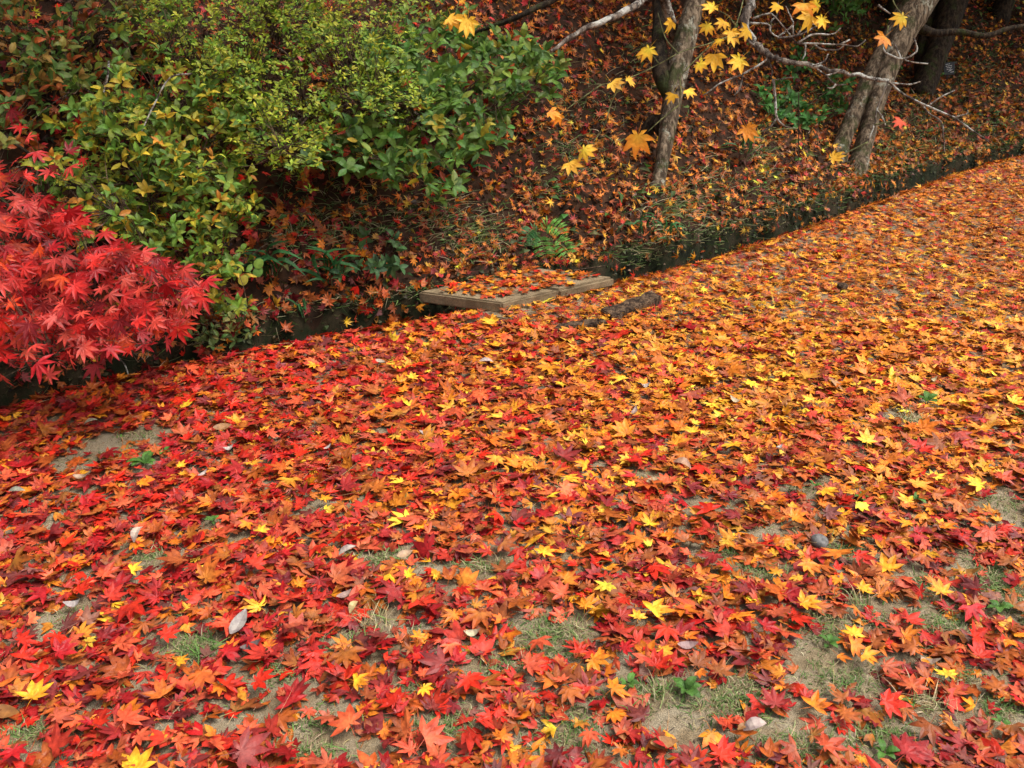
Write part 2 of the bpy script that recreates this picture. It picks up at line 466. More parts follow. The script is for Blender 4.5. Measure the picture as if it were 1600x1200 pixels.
def pick_colour(x, y, ctrl=CG, wt=CW):
    # leaves fall from different trees: the mix of colours drifts from red to orange along the path
    q = np.stack([x, y], 1)
    d2 = ((q[:, None] - ctrl[None]) ** 2).sum(2) / (1 + 0.12 * (q ** 2).sum(1))[:, None] + 0.04
    ww = d2 ** -2.2; ww /= ww.sum(1, keepdims=True)
    pr = np.cumsum(ww @ wt, 1)
    return np.minimum((rng.random(len(x))[:, None] > pr).sum(1), len(PN) - 1)

def jitter(c, hv=0.07, vv=0.19):
    n = len(c)
    c = c * np.exp(rng.normal(0, vv, (n, 1)))
    c = c * np.exp(rng.normal(0, hv, (n, 3)))
    return np.clip(c, 0.002, 0.85)

# ------------------------------------------------------------------ ground sheets: path, ditch, bank
def sheet(name, dvals, m):
    xs = np.unique(np.concatenate([np.linspace(-45, -4, 24), np.linspace(-4, 7, 330), np.linspace(7, 50, 28)]))
    X, D = np.meshgrid(xs, dvals, indexing='ij')
    Y = fc(X) + D * np.sqrt(1 + fs(X) ** 2)
    Z = height(X, Y)
    V = np.stack([X, Y, Z], -1).reshape(-1, 3); nd = len(dvals)
    i, j = np.meshgrid(np.arange(len(xs) - 1), np.arange(nd - 1), indexing='ij')
    a = (i * nd + j).ravel()
    T = np.concatenate([np.stack([a, a + nd, a + nd + 1], 1), np.stack([a, a + nd + 1, a + 1], 1)])
    o = smooth(link(name, mesh_np(name, V, T, None, [m]), kind='structure'))
    return o
eps = 1e-4
sheet('path', np.concatenate([-np.geomspace(40, 6, 14), np.linspace(-5.8, -0.3, 110), np.linspace(-0.28, -eps, 16)]), M['path'])
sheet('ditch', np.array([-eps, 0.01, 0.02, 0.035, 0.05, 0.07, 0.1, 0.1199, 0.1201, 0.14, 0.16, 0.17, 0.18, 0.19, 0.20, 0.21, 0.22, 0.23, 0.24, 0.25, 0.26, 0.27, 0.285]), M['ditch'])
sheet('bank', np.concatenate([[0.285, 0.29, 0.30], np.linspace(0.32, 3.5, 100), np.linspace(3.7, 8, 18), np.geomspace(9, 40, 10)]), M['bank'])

# ------------------------------------------------------------------ fallen leaves on the path
PATCH = [(185, 700, 58, 20), (115, 722, 30, 13), (215, 680, 30, 10), (235, 862, 26, 13), (1110, 800, 55, 15), (1185, 832, 40, 16), (1185, 905, 45, 16), (860, 1000, 52, 34),
         (440, 1060, 38, 24), (300, 1010, 36, 20), (90, 962, 34, 17), (700, 1145, 55, 26), (890, 1150, 62, 34), (1065, 1105, 50, 34), (1150, 1100, 60, 36),
         (1290, 1000, 55, 36), (1310, 1060, 50, 30), (1440, 915, 36, 22), (1450, 985, 75, 22), (1565, 920, 42, 40), (1570, 790, 34, 22), (1240, 772, 26, 8),
         (980, 1095, 50, 18), (1230, 1180, 90, 22), (1370, 1150, 55, 20), (560, 1000, 36, 16), (590, 880, 50, 13), (530, 800, 45, 9), (650, 985, 36, 13),
         (1425, 662, 40, 9), (1000, 745, 18, 7), (820, 803, 18, 7), (1330, 865, 40, 14), (780, 1050, 30, 16), (1500, 1060, 36, 14), (500, 1130, 40, 18), (380, 1120, 30, 16),
         (760, 890, 50, 10), (1040, 755, 20, 7), (1130, 870, 34, 10), (1560, 1110, 36, 18), (640, 1090, 34, 14), (40, 1150, 40, 14), (480, 1180, 60, 14)]
PG = ground0([p[0] for p in PATCH], [p[1] for p in PATCH])[:, :2]
def prx(p):
    a = ground0(p[0] + p[2], p[1]); b = ground0(p[0], p[1] + p[3]); c = ground0(p[0], p[1])
    return abs(a[0] - c[0]), abs(b[1] - c[1])
PR = np.array([prx(p) for p in PATCH])

def cover(x, y):
    k = np.ones_like(x)
    wx = x + 0.06 * lump(x, y, 0.12); wy = y + 0.06 * lump(y, x, 0.12)
    for (cx, cy), (rx, ry) in zip(PG, PR):
        e = ((wx - cx) / (rx + .008)) ** 2 + ((wy - cy) / (ry + .008)) ** 2
        k = k * (1 - 0.96 * np.exp(-(e / 1.25) ** 2))
    return k

area = (-3.4, 7.2, 1.15, 11.0)
n_try = 300000
x = rng.uniform(area[0], area[1], n_try); y = rng.uniform(area[2], area[3], n_try)
u, v, dep = proj(np.stack([x, y, 0 * x], 1))
keep = (u > -260) & (u < 1860) & (v < 1420) & (dist(x, y) < 0.05)
base = 0.80 + 0.14 * sstep(1.9, 2.7, y) - 0.17 * sstep(3.6, 5.5, y)
keep &= rng.random(n_try) < base * cover(x, y)
x, y = x[keep], y[keep]
print('path leaves', len(x))
lay = rng.random(len(x))                                   # 0 = bottom of the litter, 1 = top
size = (0.068 * np.exp(rng.normal(0, .26, len(x)))).clip(0.032, 0.115)
ci = pick_colour(x, y)
old = (lay < 0.45) & (rng.random(len(x)) < 0.55)
ci[old] = np.where(rng.random(old.sum()) < .5, np.array([4, 4, 4, 5, 2, 3])[rng.integers(0, 6, old.sum())], ci[old])
col = jitter(PV[ci])
tilt = np.where(rng.random(len(x)) < 0.13, 0.5, 0.15) * (0.5 + 0.7 * lay)
nrm = normal(x, y) + np.stack([rng.normal(0, 1, len(x)) * tilt, rng.normal(0, 1, len(x)) * tilt, 0 * x], 1)
flip = rng.random(len(x)) < 0.4
col[flip] = col[flip] * 0.80 + 0.025 * np.array([1.0, .6, .45])         # duller undersides
R = basis(nrm, rng.uniform(0, 6.283, len(x)))
R[flip] = R[flip] @ np.diag([-1.0, 1, -1])
cv = cover(x, y)
P = np.stack([x, y, height(x, y) + 0.004 + lay ** 1.3 * 0.024 * (0.35 + 0.65 * cv)], 1)

# hand-placed leaves that stand out in the photograph: px, py, span in px, colour, yaw
HERO = [(545, 1148, 66, 'coral red', 5.6), (735, 1085, 58, 'scarlet red', 2.5), (1022, 975, 60, 'golden yellow', 1.2), (995, 985, 34, 'amber', 0.2), (60, 1102, 58, 'amber', 0.1),
        (205, 1140, 62, 'coral red', 0.6), (225, 1172, 44, 'coral red', 2.0), (920, 1172, 44, 'coral red', 3.2), (785, 1172, 40, 'orange', 0.3), (640, 920, 28, 'golden yellow', 1.0),
        (890, 762, 44, 'golden yellow', 1.5), (912, 742, 40, 'amber', 5.0), (970, 602, 34, 'golden yellow', 5.8), (1080, 690, 30, 'golden yellow', 0.2), (1172, 612, 34, 'golden yellow', 0.8),
        (1350, 705, 40, 'golden yellow', 0.2), (1262, 640, 26, 'golden yellow', 6.0), (1165, 735, 30, 'amber', 1.5), (1580, 643, 32, 'golden yellow', 1.3), (1475, 1072, 40, 'golden yellow', 0.1),
        (1465, 940, 46, 'amber', 0.3), (1340, 890, 44, 'scarlet red', 1.9), (1440, 1012, 36, 'scarlet red', 2.4), (1525, 1040, 48, 'scarlet red', 0.7), (1550, 1090, 52, 'rust brown', 0.2),
        (1515, 970, 54, 'crimson', 2.9), (410, 842, 30, 'golden yellow', 0.4), (388, 832, 28, 'amber', 3.5), (225, 765, 34, 'orange', 0.6), (285, 740, 22, 'golden yellow', 0.5), (210, 898, 34, 'golden yellow', 1.1),
        (285, 1050, 36, 'amber', 1.3), (345, 668, 34, 'scarlet red', 1.4), (425, 690, 30, 'coral red', 1.0), (130, 930, 40, 'scarlet red', 0.9), (165, 905, 48, 'coral red', 0.2), (360, 1035, 48, 'crimson', 1.0),
        (410, 1085, 54, 'scarlet red', 1.6), (510, 795, 30, 'amber', 0.3), (705, 1032, 40, 'coral red', 2.8), (655, 1015, 28, 'amber', 0.1), (755, 940, 34, 'coral red', 0.3), (850, 880, 40, 'amber', 0.6),
        (875, 945, 50, 'coral red', 5.4), (905, 1040, 34, 'scarlet red', 0.2), (975, 1035, 38, 'crimson', 1.5), (1025, 1060, 50, 'scarlet red', 0.6), (960, 1098, 52, 'orange', 1.1), (830, 1060, 56, 'coral red', 1.5),
        (915, 965, 44, 'amber', 0.6), (1035, 1040, 40, 'amber', 2.0), (1240, 830, 44, 'orange', 1.4), (1210, 915, 30, 'amber', 0.2), (1195, 1000, 44, 'crimson', 0.9), (1330, 1030, 46, 'orange', 1.8),
        (1350, 1045, 44, 'amber', 2.3), (1420, 1090, 52, 'coral red', 0.5), (1385, 1120, 60, 'scarlet red', 1.9), (1270, 1125, 50, 'orange', 1.0), (1345, 940, 40, 'amber', 0.9), (1255, 965, 50, 'amber', 1.7),
        (455, 622, 30, 'coral red', 0.1), (645, 600, 26, 'golden yellow', 0.4), (830, 625, 28, 'coral red', 0.6), (815, 685, 26, 'golden yellow', 0.5), (1040, 770, 40, 'coral red', 0.2), (850, 820, 44, 'crimson', 0.3),
        (1515, 715, 28, 'coral red', 0.5), (1265, 698, 42, 'coral red', 0.7), (1440, 720, 40, 'scarlet red', 2.2), (1330, 1010, 40, 'amber', 0.4), (470, 930, 30, 'orange', 0.7), (560, 1085, 44, 'amber', 1.5),
        (665, 1098, 34, 'amber', 2.4), (100, 1030, 50, 'crimson', 1.0), (40, 1010, 44, 'scarlet red', 0.8), (265, 1005, 44, 'scarlet red', 1.2), (165, 1005, 40, 'maroon', 0.3), (330, 940, 40, 'coral red', 0.1)]
hp = ground0([h[0] for h in HERO], [h[1] for h in HERO])
_, _, hd = proj(hp)
hx, hy = hp[:, 0], hp[:, 1]; nh = len(HERO)
hsz = np.array([h[2] for h in HERO]) / F * hd * 1.08
hci = np.array([PN.index(h[3]) for h in HERO])
hR = basis(normal(hx, hy) + np.stack([rng.normal(0, .12, nh), rng.normal(-.16, .1, nh), 0 * hx], 1), np.array([h[4] for h in HERO]))
hP = np.stack([hx, hy, height(hx, hy) + 0.036], 1)

# the 300 that show largest become objects of their own: the placed ones and the nearest of the top layer
u, v, dep = proj(P)
score = np.where((lay > 0.80) & (u > 15) & (u < 1585) & (v < 1190) & (v > 560), size / dep, -1)
n_own = 300 - nh
near = np.argsort(-score)[:3000]
chosen = []
for i in near:
    if score[i] < 0: break
    if chosen and np.min(np.hypot(*(P[chosen][:, :2] - P[i, :2]).T)) < 0.075: continue
    if np.min(np.hypot(hx - x[i], hy - y[i])) < 0.055: continue
    chosen.append(i)
    if len(chosen) >= n_own: break
chosen = np.array(chosen)
P[chosen, 2] = height(x[chosen], y[chosen]) + 0.034
rest = np.ones(len(x), bool); rest[chosen] = False
# nothing may cover the placed leaves
for k_ in range(nh):
    rest &= ~((np.hypot(x - hx[k_], y - hy[k_]) < 0.03) & (lay > 0.55))
for (tx, ty) in ((315, 1022), (585, 975), (1335, 945), (1445, 1105), (1415, 662), (1020, 1095), (228, 728), (332, 816), (980, 1082), (1070, 1092), (1292, 1016), (1556, 958), (1447, 636), (1378, 1186)):
    g_ = ground0(tx, ty); rest &= np.hypot(x - g_[0], y - g_[1]) > .04
    chosen = np.array([i for i in chosen if math.hypot(x[i] - g_[0], y[i] - g_[1]) > .045], int)
acc = Acc()
which = rng.integers(0, 1000, len(x))
for lod, TM, lo, hi in ((0, LIT0, 0, 2.2), (1, MAP1, 2.2, 3.7), (2, MAP2, 3.7, 99)):
    for k_, tm in enumerate(TM):
        m_ = rest & (y >= lo) & (y < hi) & (which % len(TM) == k_)
        acc.inst(tm, R[m_], P[m_], size[m_], col[m_])
acc.build('leaf_litter', M['fallen'], kind='stuff', label='thick carpet of red, orange and yellow fallen maple leaves on the path', category='leaves')

LEAFMESH = [mesh_np('maple_leaf_mesh', *tm, [M['fallen']]) for tm in MAP0]
own = []           # (object, colour name, position)
def place_leaf(name, me, Rm, p, s, c, parent=None, org=None):
    o = bpy.data.objects.new(name, me); COL.objects.link(o)
    q = np.asarray(p) if org is None else np.asarray(p) - np.asarray(org)
    m4 = np.eye(4); m4[:3, :3] = Rm * s; m4[:3, 3] = q
    if parent is not None: o.parent = parent
    o.matrix_basis = Matrix(m4.tolist())
    o.color = (*[float(t) for t in c], 1)
    return o
hcol = jitter(PV[hci], 0.05, 0.08) * 1.08
for k_ in range(nh):
    own.append((place_leaf('maple_leaf', LEAFMESH[k_ % len(LEAFMESH)], hR[k_], hP[k_], hsz[k_], hcol[k_]), PN[hci[k_]], hP[k_], hsz[k_]))
for i in chosen:
    own.append((place_leaf('maple_leaf', LEAFMESH[which[i] % len(LEAFMESH)], R[i], P[i], size[i], col[i]), PN[ci[i]], P[i], size[i]))

# ------------------------------------------------------------------ other small things lying on the path (also the landmarks for the labels)
LAND = []          # (px, py, phrase)
OVAL = [t_oval(400 + i, 0.24, 5, c_, 0.07) for i, c_ in enumerate((0.5, -0.3, 0.9, 0.2, -0.6, 1.3))]
OVALMESH = [mesh_np('oval_leaf_mesh', *t, [M['fallen']]) for t in OVAL]
OV = [(667, 687, 26, 'white', (.62, .55, .50), 1.4, 2, 'white curled leaf'), (990, 655, 22, 'pale pink', (.58, .42, .36), 0.5, 0, 'pale pink oval leaf'),
      (1148, 636, 22, 'cream', (.62, .50, .32), 2.2, 2, 'folded cream leaf'), (545, 882, 34, 'ivory', (.60, .50, .42), 1.1, 1, 'ivory narrow leaf'),
      (634, 888, 32, 'buff', (.52, .34, .20), 1.0, 3, 'buff narrow leaf'), (219, 846, 36, 'pinkish white', (.62, .48, .38), 0.2, 4, 'pinkish white pointed leaf'),
      (319, 752, 20, 'chalky', (.60, .50, .44), 0.7, 0, 'chalky curled leaf'), (359, 712, 20, 'bone white', (.64, .58, .50), 1.0, 2, 'bone white leaf'),
      (145, 673, 26, 'greenish grey', (.40, .38, .26), 1.3, 1, 'greenish grey oval leaf'), (30, 780, 28, 'grey green', (.34, .35, .25), 1.4, 1, 'grey green narrow leaf'),
      (350, 682, 34, 'light brown', (.45, .24, .11), 1.4, 3, 'light brown oval leaf'), (128, 755, 26, 'beige', (.52, .36, .24), 1.5, 0, 'beige oval leaf'),
      (376, 990, 56, 'silver grey', (.42, .37, .33), 0.3, 3, 'big silver grey leaf'), (115, 950, 30, 'ash white', (.52, .46, .42), 1.3, 2, 'ash white curled leaf'),
      (395, 1026, 40, 'slate brown', (.20, .15, .14), 1.2, 0, 'slate brown leaf'), (555, 972, 28, 'butter yellow', (.66, .50, .22), 0.4, 4, 'butter yellow crumpled leaf'),
      (540, 949, 30, 'dusty pink', (.50, .34, .28), 1.0, 0, 'dusty pink leaf'), (738, 1008, 30, 'straw white', (.66, .56, .36), 1.4, 2, 'straw white crinkled leaf'),
      (513, 713, 16, 'milk white', (.62, .55, .48), 0.8, 0, 'milk white small leaf'), (1008, 611, 20, 'dull white', (.56, .48, .42), 1.2, 2, 'dull white leaf'),
      (1448, 1046, 40, 'bleached', (.58, .45, .34), 1.8, 5, 'bleached curled strip leaf'), (1508, 902, 42, 'honey', (.58, .28, .07), 1.9, 5, 'honey curved leaf'),
      (1064, 747, 36, 'salmon', (.55, .32, .20), 2.0, 4, 'salmon folded leaf'), (1020, 768, 28, 'vanilla', (.62, .46, .24), 1.3, 3, 'vanilla oval leaf'),
      (1215, 717, 16, 'grey white', (.55, .50, .46), 1.0, 0, 'grey white small leaf'), (1456, 606, 18, 'lemon cream', (.66, .54, .30), 1.0, 2, 'lemon cream heart leaf'),
      (1035, 1186, 50, 'caramel', (.50, .25, .09), 1.5, 3, 'caramel oval leaf'), (1156, 1162, 24, 'ochre', (.46, .22, .07), 1.0, 1, 'ochre small oval leaf'),
      (1072, 1031, 38, 'mauve', (.46, .30, .28), 1.5, 0, 'mauve oval leaf'), (1175, 1162, 46, 'off-white', (.58, .46, .40), 1.3, 4, 'off-white narrow bract'),
      (12, 1130, 56, 'cinnamon', (.36, .15, .04), 1.6, 3, 'cinnamon ribbed oval leaf'), (632, 797, 20, 'olive', (.28, .24, .07), 0.4, 3, 'olive oval leaf'),
      (760, 577, 26, 'pearl', (.60, .48, .42), 1.5, 1, 'pearl narrow leaf'), (595, 577, 18, 'oat', (.56, .44, .32), 1.7, 3, 'oat coloured leaf'), (1395, 757, 40, 'russet', (.40, .17, .07), 2.0, 5, 'russet rolled leaf')]
own_oval = []
for (px, py, spx, cn, c, yaw, k_, phrase) in OV:
    p = ground0(px, py); d_ = proj(p)[2]; s = spx / F * d_ * .84; c = tuple(v_ * .64 for v_ in c)
    p[2] = height(p[0], p[1]) + 0.040
    Rm = basis((normal(np.array([p[0]]), np.array([p[1]])) + np.array([[rng.normal(0, .15), -0.28, 0]])), np.array([yaw]))[0]
    o = place_leaf('oval_leaf', OVALMESH[k_], Rm, p - Rm @ np.array([0, s * 0.5, 0]), s, c)
    own_oval.append((o, phrase, px, py)); LAND.append((px, py, phrase))

def blob(name, p, rx, ry, rz, m, seed, parent=None):
    r_ = np.random.default_rng(seed)
    import bmesh
    bm = bmesh.new(); bmesh.ops.create_icosphere(bm, subdivisions=3, radius=1)
    k = r_.normal(0, 1.4, (6, 3)); ph = r_.uniform(0, 6, 6)
    for v_ in bm.verts:
        q = np.array(v_.co); f_ = 1 + 0.06 * sum(math.sin(float(k[i] @ q) * 1.3 + ph[i]) for i in range(6)) / 2
        v_.co = Vector((q[0] * rx * f_, q[1] * ry * f_, q[2] * rz * f_))
    me = bpy.data.meshes.new(name); bm.to_mesh(me); bm.free(); me.materials.append(m)
    o = link(name, me, parent); o.location = Vector(p); smooth(o); return o

p = ground0(1278, 860); p[2] = height(p[0], p[1]) + 0.020
o = blob('pebble', p, 0.022, 0.026, 0.017, M['stone'], 3); o['label'] = 'rounded grey pebble lying among orange and brown leaves'; o['category'] = 'stone'
LAND.append((1278, 860, 'grey pebble'))
p = ground0(1315, 455); p[2] = height(p[0], p[1]) + 0.03
o = blob('pine_cone', p, 0.028, 0.026, 0.022, M['wood'], 5); o['label'] = 'small dark brown rounded lump on orange leaves far along the path'; o['category'] = 'lump'

# weeds: small green sprigs
WEED = [(228, 728, 44, 7, 'largest green weed sprig beside the bare soil'), (258, 712, 24, 4, 'little weed sprig near the bare soil, right of the largest one'), (190, 688, 14, 3, 'tiny weed growing out of the bare soil at the upper left'),
        (332, 816, 24, 5, 'green weed with round leaves in the dark red leaves'), (395, 758, 12, 3, 'tiny bright weed among coral leaves'), (1447, 636, 36, 5, 'green sprig on the orange leaves at the right'),
        (980, 1082, 36, 5, 'bright weed with broad leaves in the front grass'), (1070, 1092, 44, 8, 'dense low weed with narrow leaves in the front grass'), (1292, 1016, 34, 5, 'pale green weed on the bare soil front right'),
        (1378, 1186, 36, 5, 'green weed at the bottom edge'), (1556, 958, 40, 6, 'spreading weed by the soil patch at the right edge'), (1270, 770, 20, 3, 'single green weed leaf cluster beside orange leaf'),
        (1345, 790, 22, 4, 'small weed right of centre among rust leaves'), (1430, 788, 26, 5, 'grass green weed above the grey soil'), (1592, 656, 24, 4, 'weed cut by the right edge'), (1560, 1140, 26, 4, 'weed low in the right corner'),
        (1420, 1110, 22, 4, 'weed beside the scarlet leaf'), (905, 850, 18, 3, 'tiny weed near the centre'), (550, 842, 16, 3, 'tiny weed beside dry grass left of centre')]
WLEAF = t_oval(500, 0.30, 4, -0.4, 0.05, 0.7)
WMESH = mesh_np('weed_leaf_mesh', *WLEAF, [M['green']])
for (px, py, spx, nl, lab) in WEED:
    p = ground0(px, py); d_ = proj(p)[2]; p[2] = height(p[0], p[1]); s = spx / F * d_
    t = thing('weed_sprig', p, lab, 'weed', 'green weeds on the path')
    st = tube_obj('stem', [p, p + np.array([0, 0, 0.012])], [0.0015, 0.001], M['twig_green'], t, p, 4, 1)
    for j in range(nl):
        a = 6.283 * j / nl + rng.uniform(-.4, .4); e_ = rng.uniform(0.05, 0.5)
        dv = np.array([[math.cos(a) * math.cos(e_), math.sin(a) * math.cos(e_), math.sin(e_)]])
        Rm = frame_along(dv, np.array([[0, 0, 1.0]]))[0]
        c = np.array([.085, .20, .035]) * rng.uniform(.7, 1.4)
        place_leaf('leaf', WMESH, Rm, np.array([0, 0, 0.010 + .008 * rng.random()]) + dv[0] * 0.004, s * rng.uniform(.34, .6), c, t)
    LAND.append((px, py, lab.split(' beside')[0].split(' near')[0].split(' in the')[0] if False else None))

# grass in the gaps: nobody could count it
def blades(pos, nrm_, length, width, col, lean, accu, segs=2):
    n = len(pos)
    a = rng.uniform(0, 6.283, n)
    hd_ = np.stack([np.cos(a), np.sin(a), np.zeros(n)], 1)
    up = nrm_ / np.linalg.norm(nrm_, axis=1, keepdims=True)
    side = np.cross(hd_, up); side /= np.linalg.norm(side, axis=1, keepdims=True) + 1e-9
    V = []
    for k in range(segs + 1):
        t = k / segs
        c_ = pos + up * (length * (t * np.cos(lean * t * 0.8)))[:, None] + hd_ * (length * (t * np.sin(lean * (0.35 + t * 0.65))))[:, None]
        wv = (width * (1 - t ** 1.5 * 0.97) * 0.5)[:, None]
        V += [c_ - side * wv, c_ + side * wv]
    V = np.stack(V, 1); nv = V.shape[1]
    T = []
    for k in range(segs): b = 2 * k; T += [(b, b + 1, b + 3), (b, b + 3, b + 2)]
    T = np.array(T)[None] + (np.arange(n) * nv)[:, None, None]
    accu.add(V.reshape(-1, 3), T.reshape(-1, 3), np.repeat(col, nv, 0))

GREENS = np.array([(.10, .21, .045), (.16, .26, .07), (.30, .31, .13), (.42, .35, .18), (.50, .42, .26)])
def grass_cols(n, w_): return jitter(GREENS[rng.choice(5, n, p=w_)], .06, .15)
gx, gy = [], []
for (cx, cy), (rx, ry), pt in zip(PG, PR, PATCH):
    dens = 0.25 if pt[1] < 850 else 1.0
    if (pt[0], pt[1]) in ((185, 700), (115, 722), (1185, 832), (1110, 800)): dens = 0.05
    n_ = int(rx * ry * 3.1 * 40000 * dens)
    gx.append(rng.normal(cx, rx * 0.62, n_)); gy.append(rng.normal(cy, ry * 0.62, n_))
n_ = 2600
qx = rng.uniform(-1.6, 1.9, n_); qy = rng.uniform(1.3, 2.7, n_); gx.append(qx); gy.append(qy)
gx = np.concatenate(gx); gy = np.concatenate(gy)
tuft = lump(gx * 1.0, gy * 1.0, 0.09) + rng.normal(0, .35, len(gx)); m_ = tuft > -0.35
gx, gy = gx[m_], gy[m_]
acc = Acc()
gp = np.stack([gx, gy, height(gx, gy)], 1)
blades(gp, normal(gx, gy) + rng.normal(0, .35, (len(gx), 3)) * np.array([1, 1, .2]), rng.uniform(.010, .034, len(gx)), rng.uniform(.0016, .0036, len(gx)), grass_cols(len(gx), [.2, .30, .24, .16, .10]) * .85, rng.uniform(.9, 1.9, len(gx)), acc, 3)
# dry straws lying flat
n_ = 1500
qx = rng.uniform(-2.0, 2.6, n_); qy = rng.uniform(1.3, 3.4, n_)
sq = np.stack([qx, qy, height(qx, qy) + rng.uniform(.01, .036, n_)], 1)
blades(sq, rng.normal(0, 1, (n_, 3)) * np.array([1, 1, .12]) + np.array([0, 0, .05]), rng.uniform(.03, .085, n_), np.full(n_, .0016), jitter(np.tile([[.50, .34, .18]], (n_, 1)), .1, .25), rng.uniform(.1, .7, n_), acc, 3)
# brown crumbs of old leaves on the soil
n_ = 9000
qx = rng.uniform(-2.0, 2.6, n_); qy = rng.uniform(1.25, 3.6, n_)
cb = t_oval(41, .35, 1, .3, .1)
acc.inst(cb, basis(rng.normal(0, .35, (n_, 3)) + np.array([0, 0, 1.0]), rng.uniform(0, 6.28, n_)), np.stack([qx, qy, height(qx, qy) + .003], 1), rng.uniform(.006, .022, n_), jitter(np.array([(.12, .05, .025), (.22, .09, .03), (.3, .2, .1), (.07, .04, .03)])[rng.integers(0, 4, n_)], .1, .3))
acc.build('grass', M['blade'], kind='stuff', label='sparse short green grass and dry straw between the fallen leaves', category='grass')
for (px, py, nb, lab, ln_, br) in ((315, 1022, 70, 'bright green grass tuft among the scarlet leaves at lower left', .05, 1.0), (585, 975, 60, 'dry straw coloured grass tuft standing left of the centre', .06, 0.0), (1335, 945, 60, 'straw and green grass tuft among rust leaves at the right', .055, .2),
                           (1445, 1105, 80, 'flattened dry grass tuft at the lower right', .05, 0.0), (1415, 662, 70, 'dry grass tuft lying on the orange carpet', .06, 0.0), (1020, 1095, 70, 'green grass tuft in the front soil gap', .045, .8)):
    p = ground0(px, py); p[2] = height(p[0], p[1])
    q = np.tile(p, (nb, 1)); q[:, :2] += rng.normal(0, .022, (nb, 2)); q[:, 2] = height(q[:, 0], q[:, 1]) + .004
    a_ = Acc(); wgt = np.array([.5, .4, .1, 0, 0]) * br + np.array([0, .05, .2, .4, .35]) * (1 - br)
    blades(q, np.tile([[0, 0, 1.0]], (nb, 1)) + rng.normal(0, .4, (nb, 3)), rng.uniform(.5, 1.1, nb) * ln_, rng.uniform(.002, .004, nb), grass_cols(nb, wgt / wgt.sum()), rng.uniform(.4, 1.5, nb), a_, 3)
    t = thing('grass_tuft', p, lab, 'grass'); a_.build('blades', M['blade'], t, p, kind='stuff')

# ------------------------------------------------------------------ slabs over the ditch, wood pieces
def prism(name, poly, z0, z1, m, parent=None, bev=0.006, rough=0.0, tilt=None, seed=1):
    import bmesh
    r_ = np.random.default_rng(seed)
    bm = bmesh.new()
    vs = [bm.verts.new((a, b, z0)) for a, b in poly]
    f_ = bm.faces.new(vs); f_.normal_update()
    if f_.normal.z > 0: f_.normal_flip()
    g_ = bmesh.ops.extrude_face_region(bm, geom=[f_])
    for v_ in g_['geom']:
        if isinstance(v_, bmesh.types.BMVert): v_.co.z = z1
    bmesh.ops.recalc_face_normals(bm, faces=bm.faces)
    bmesh.ops.bevel(bm, geom=list(bm.edges), offset=bev, segments=2, affect='EDGES')
    if rough > 0:
        bmesh.ops.subdivide_edges(bm, edges=[e for e in bm.edges if e.calc_length() > 0.04], cuts=6, use_grid_fill=True)
        for v_ in bm.verts: v_.co += Vector(r_.normal(0, rough, 3))
    c_ = np.mean(poly, 0)
    me = bpy.data.meshes.new(name)
    for v_ in bm.verts: v_.co -= Vector((c_[0], c_[1], z0))
    bm.to_mesh(me); bm.free(); me.materials.append(m)
    o = link(name, me, parent); o.location = (c_[0], c_[1], z0)
    if tilt: o.rotation_euler = tilt
    return o
ZT = 0.072
c0 = ground0(784, 473, ZT)[:2]; c1 = ground0(876, 455, ZT)[:2]; c2 = ground0(962, 433, ZT)[:2]; cl = ground0(680, 459, ZT)[:2]
ax = (c2 - c0) / np.linalg.norm(c2 - c0)
acr = cl - c0; acr = acr / np.linalg.norm(acr)
print('slab edge', np.linalg.norm(c2 - c0), 'across', np.linalg.norm(cl - c0))
SD = max(np.linalg.norm(cl - c0), 0.42)
la = np.linalg.norm(c1 - c0); lb = np.linalg.norm(c2 - c0)
o = prism('concrete_slab', [c0, c0 + ax * (la - .004), c0 + ax * (la - .004) + acr * SD, c0 + acr * SD], 0.018, ZT, M['concrete'], bev=.007)
o['label'] = 'weathered concrete slab with a free corner over the ditch, nearer of the two'; o['category'] = 'slab'; o['group'] = 'concrete slabs bridging the ditch'
o = prism('concrete_slab', [c0 + ax * (la + .004), c0 + ax * lb, c0 + ax * lb + acr * SD * .95, c0 + ax * (la + .004) + acr * SD * .95], 0.022, ZT + .002, M['concrete'], bev=.012, seed=4)
o['label'] = 'weathered concrete slab with a rounded end, farther of the two over the ditch'; o['category'] = 'slab'; o['group'] = 'concrete slabs bridging the ditch'
f0 = ground0(790, 497, .03)[:2]; f1 = ground0(880, 476, .03)[:2]
o = prism('concrete_footing', [f0, f1, f1 + acr * .09, f0 + acr * .09], -.05, 0.028, M['concrete'], bev=.006, seed=8)
o['label'] = 'low thin concrete strip in front of the slab, half hidden by leaves'; o['category'] = 'footing'

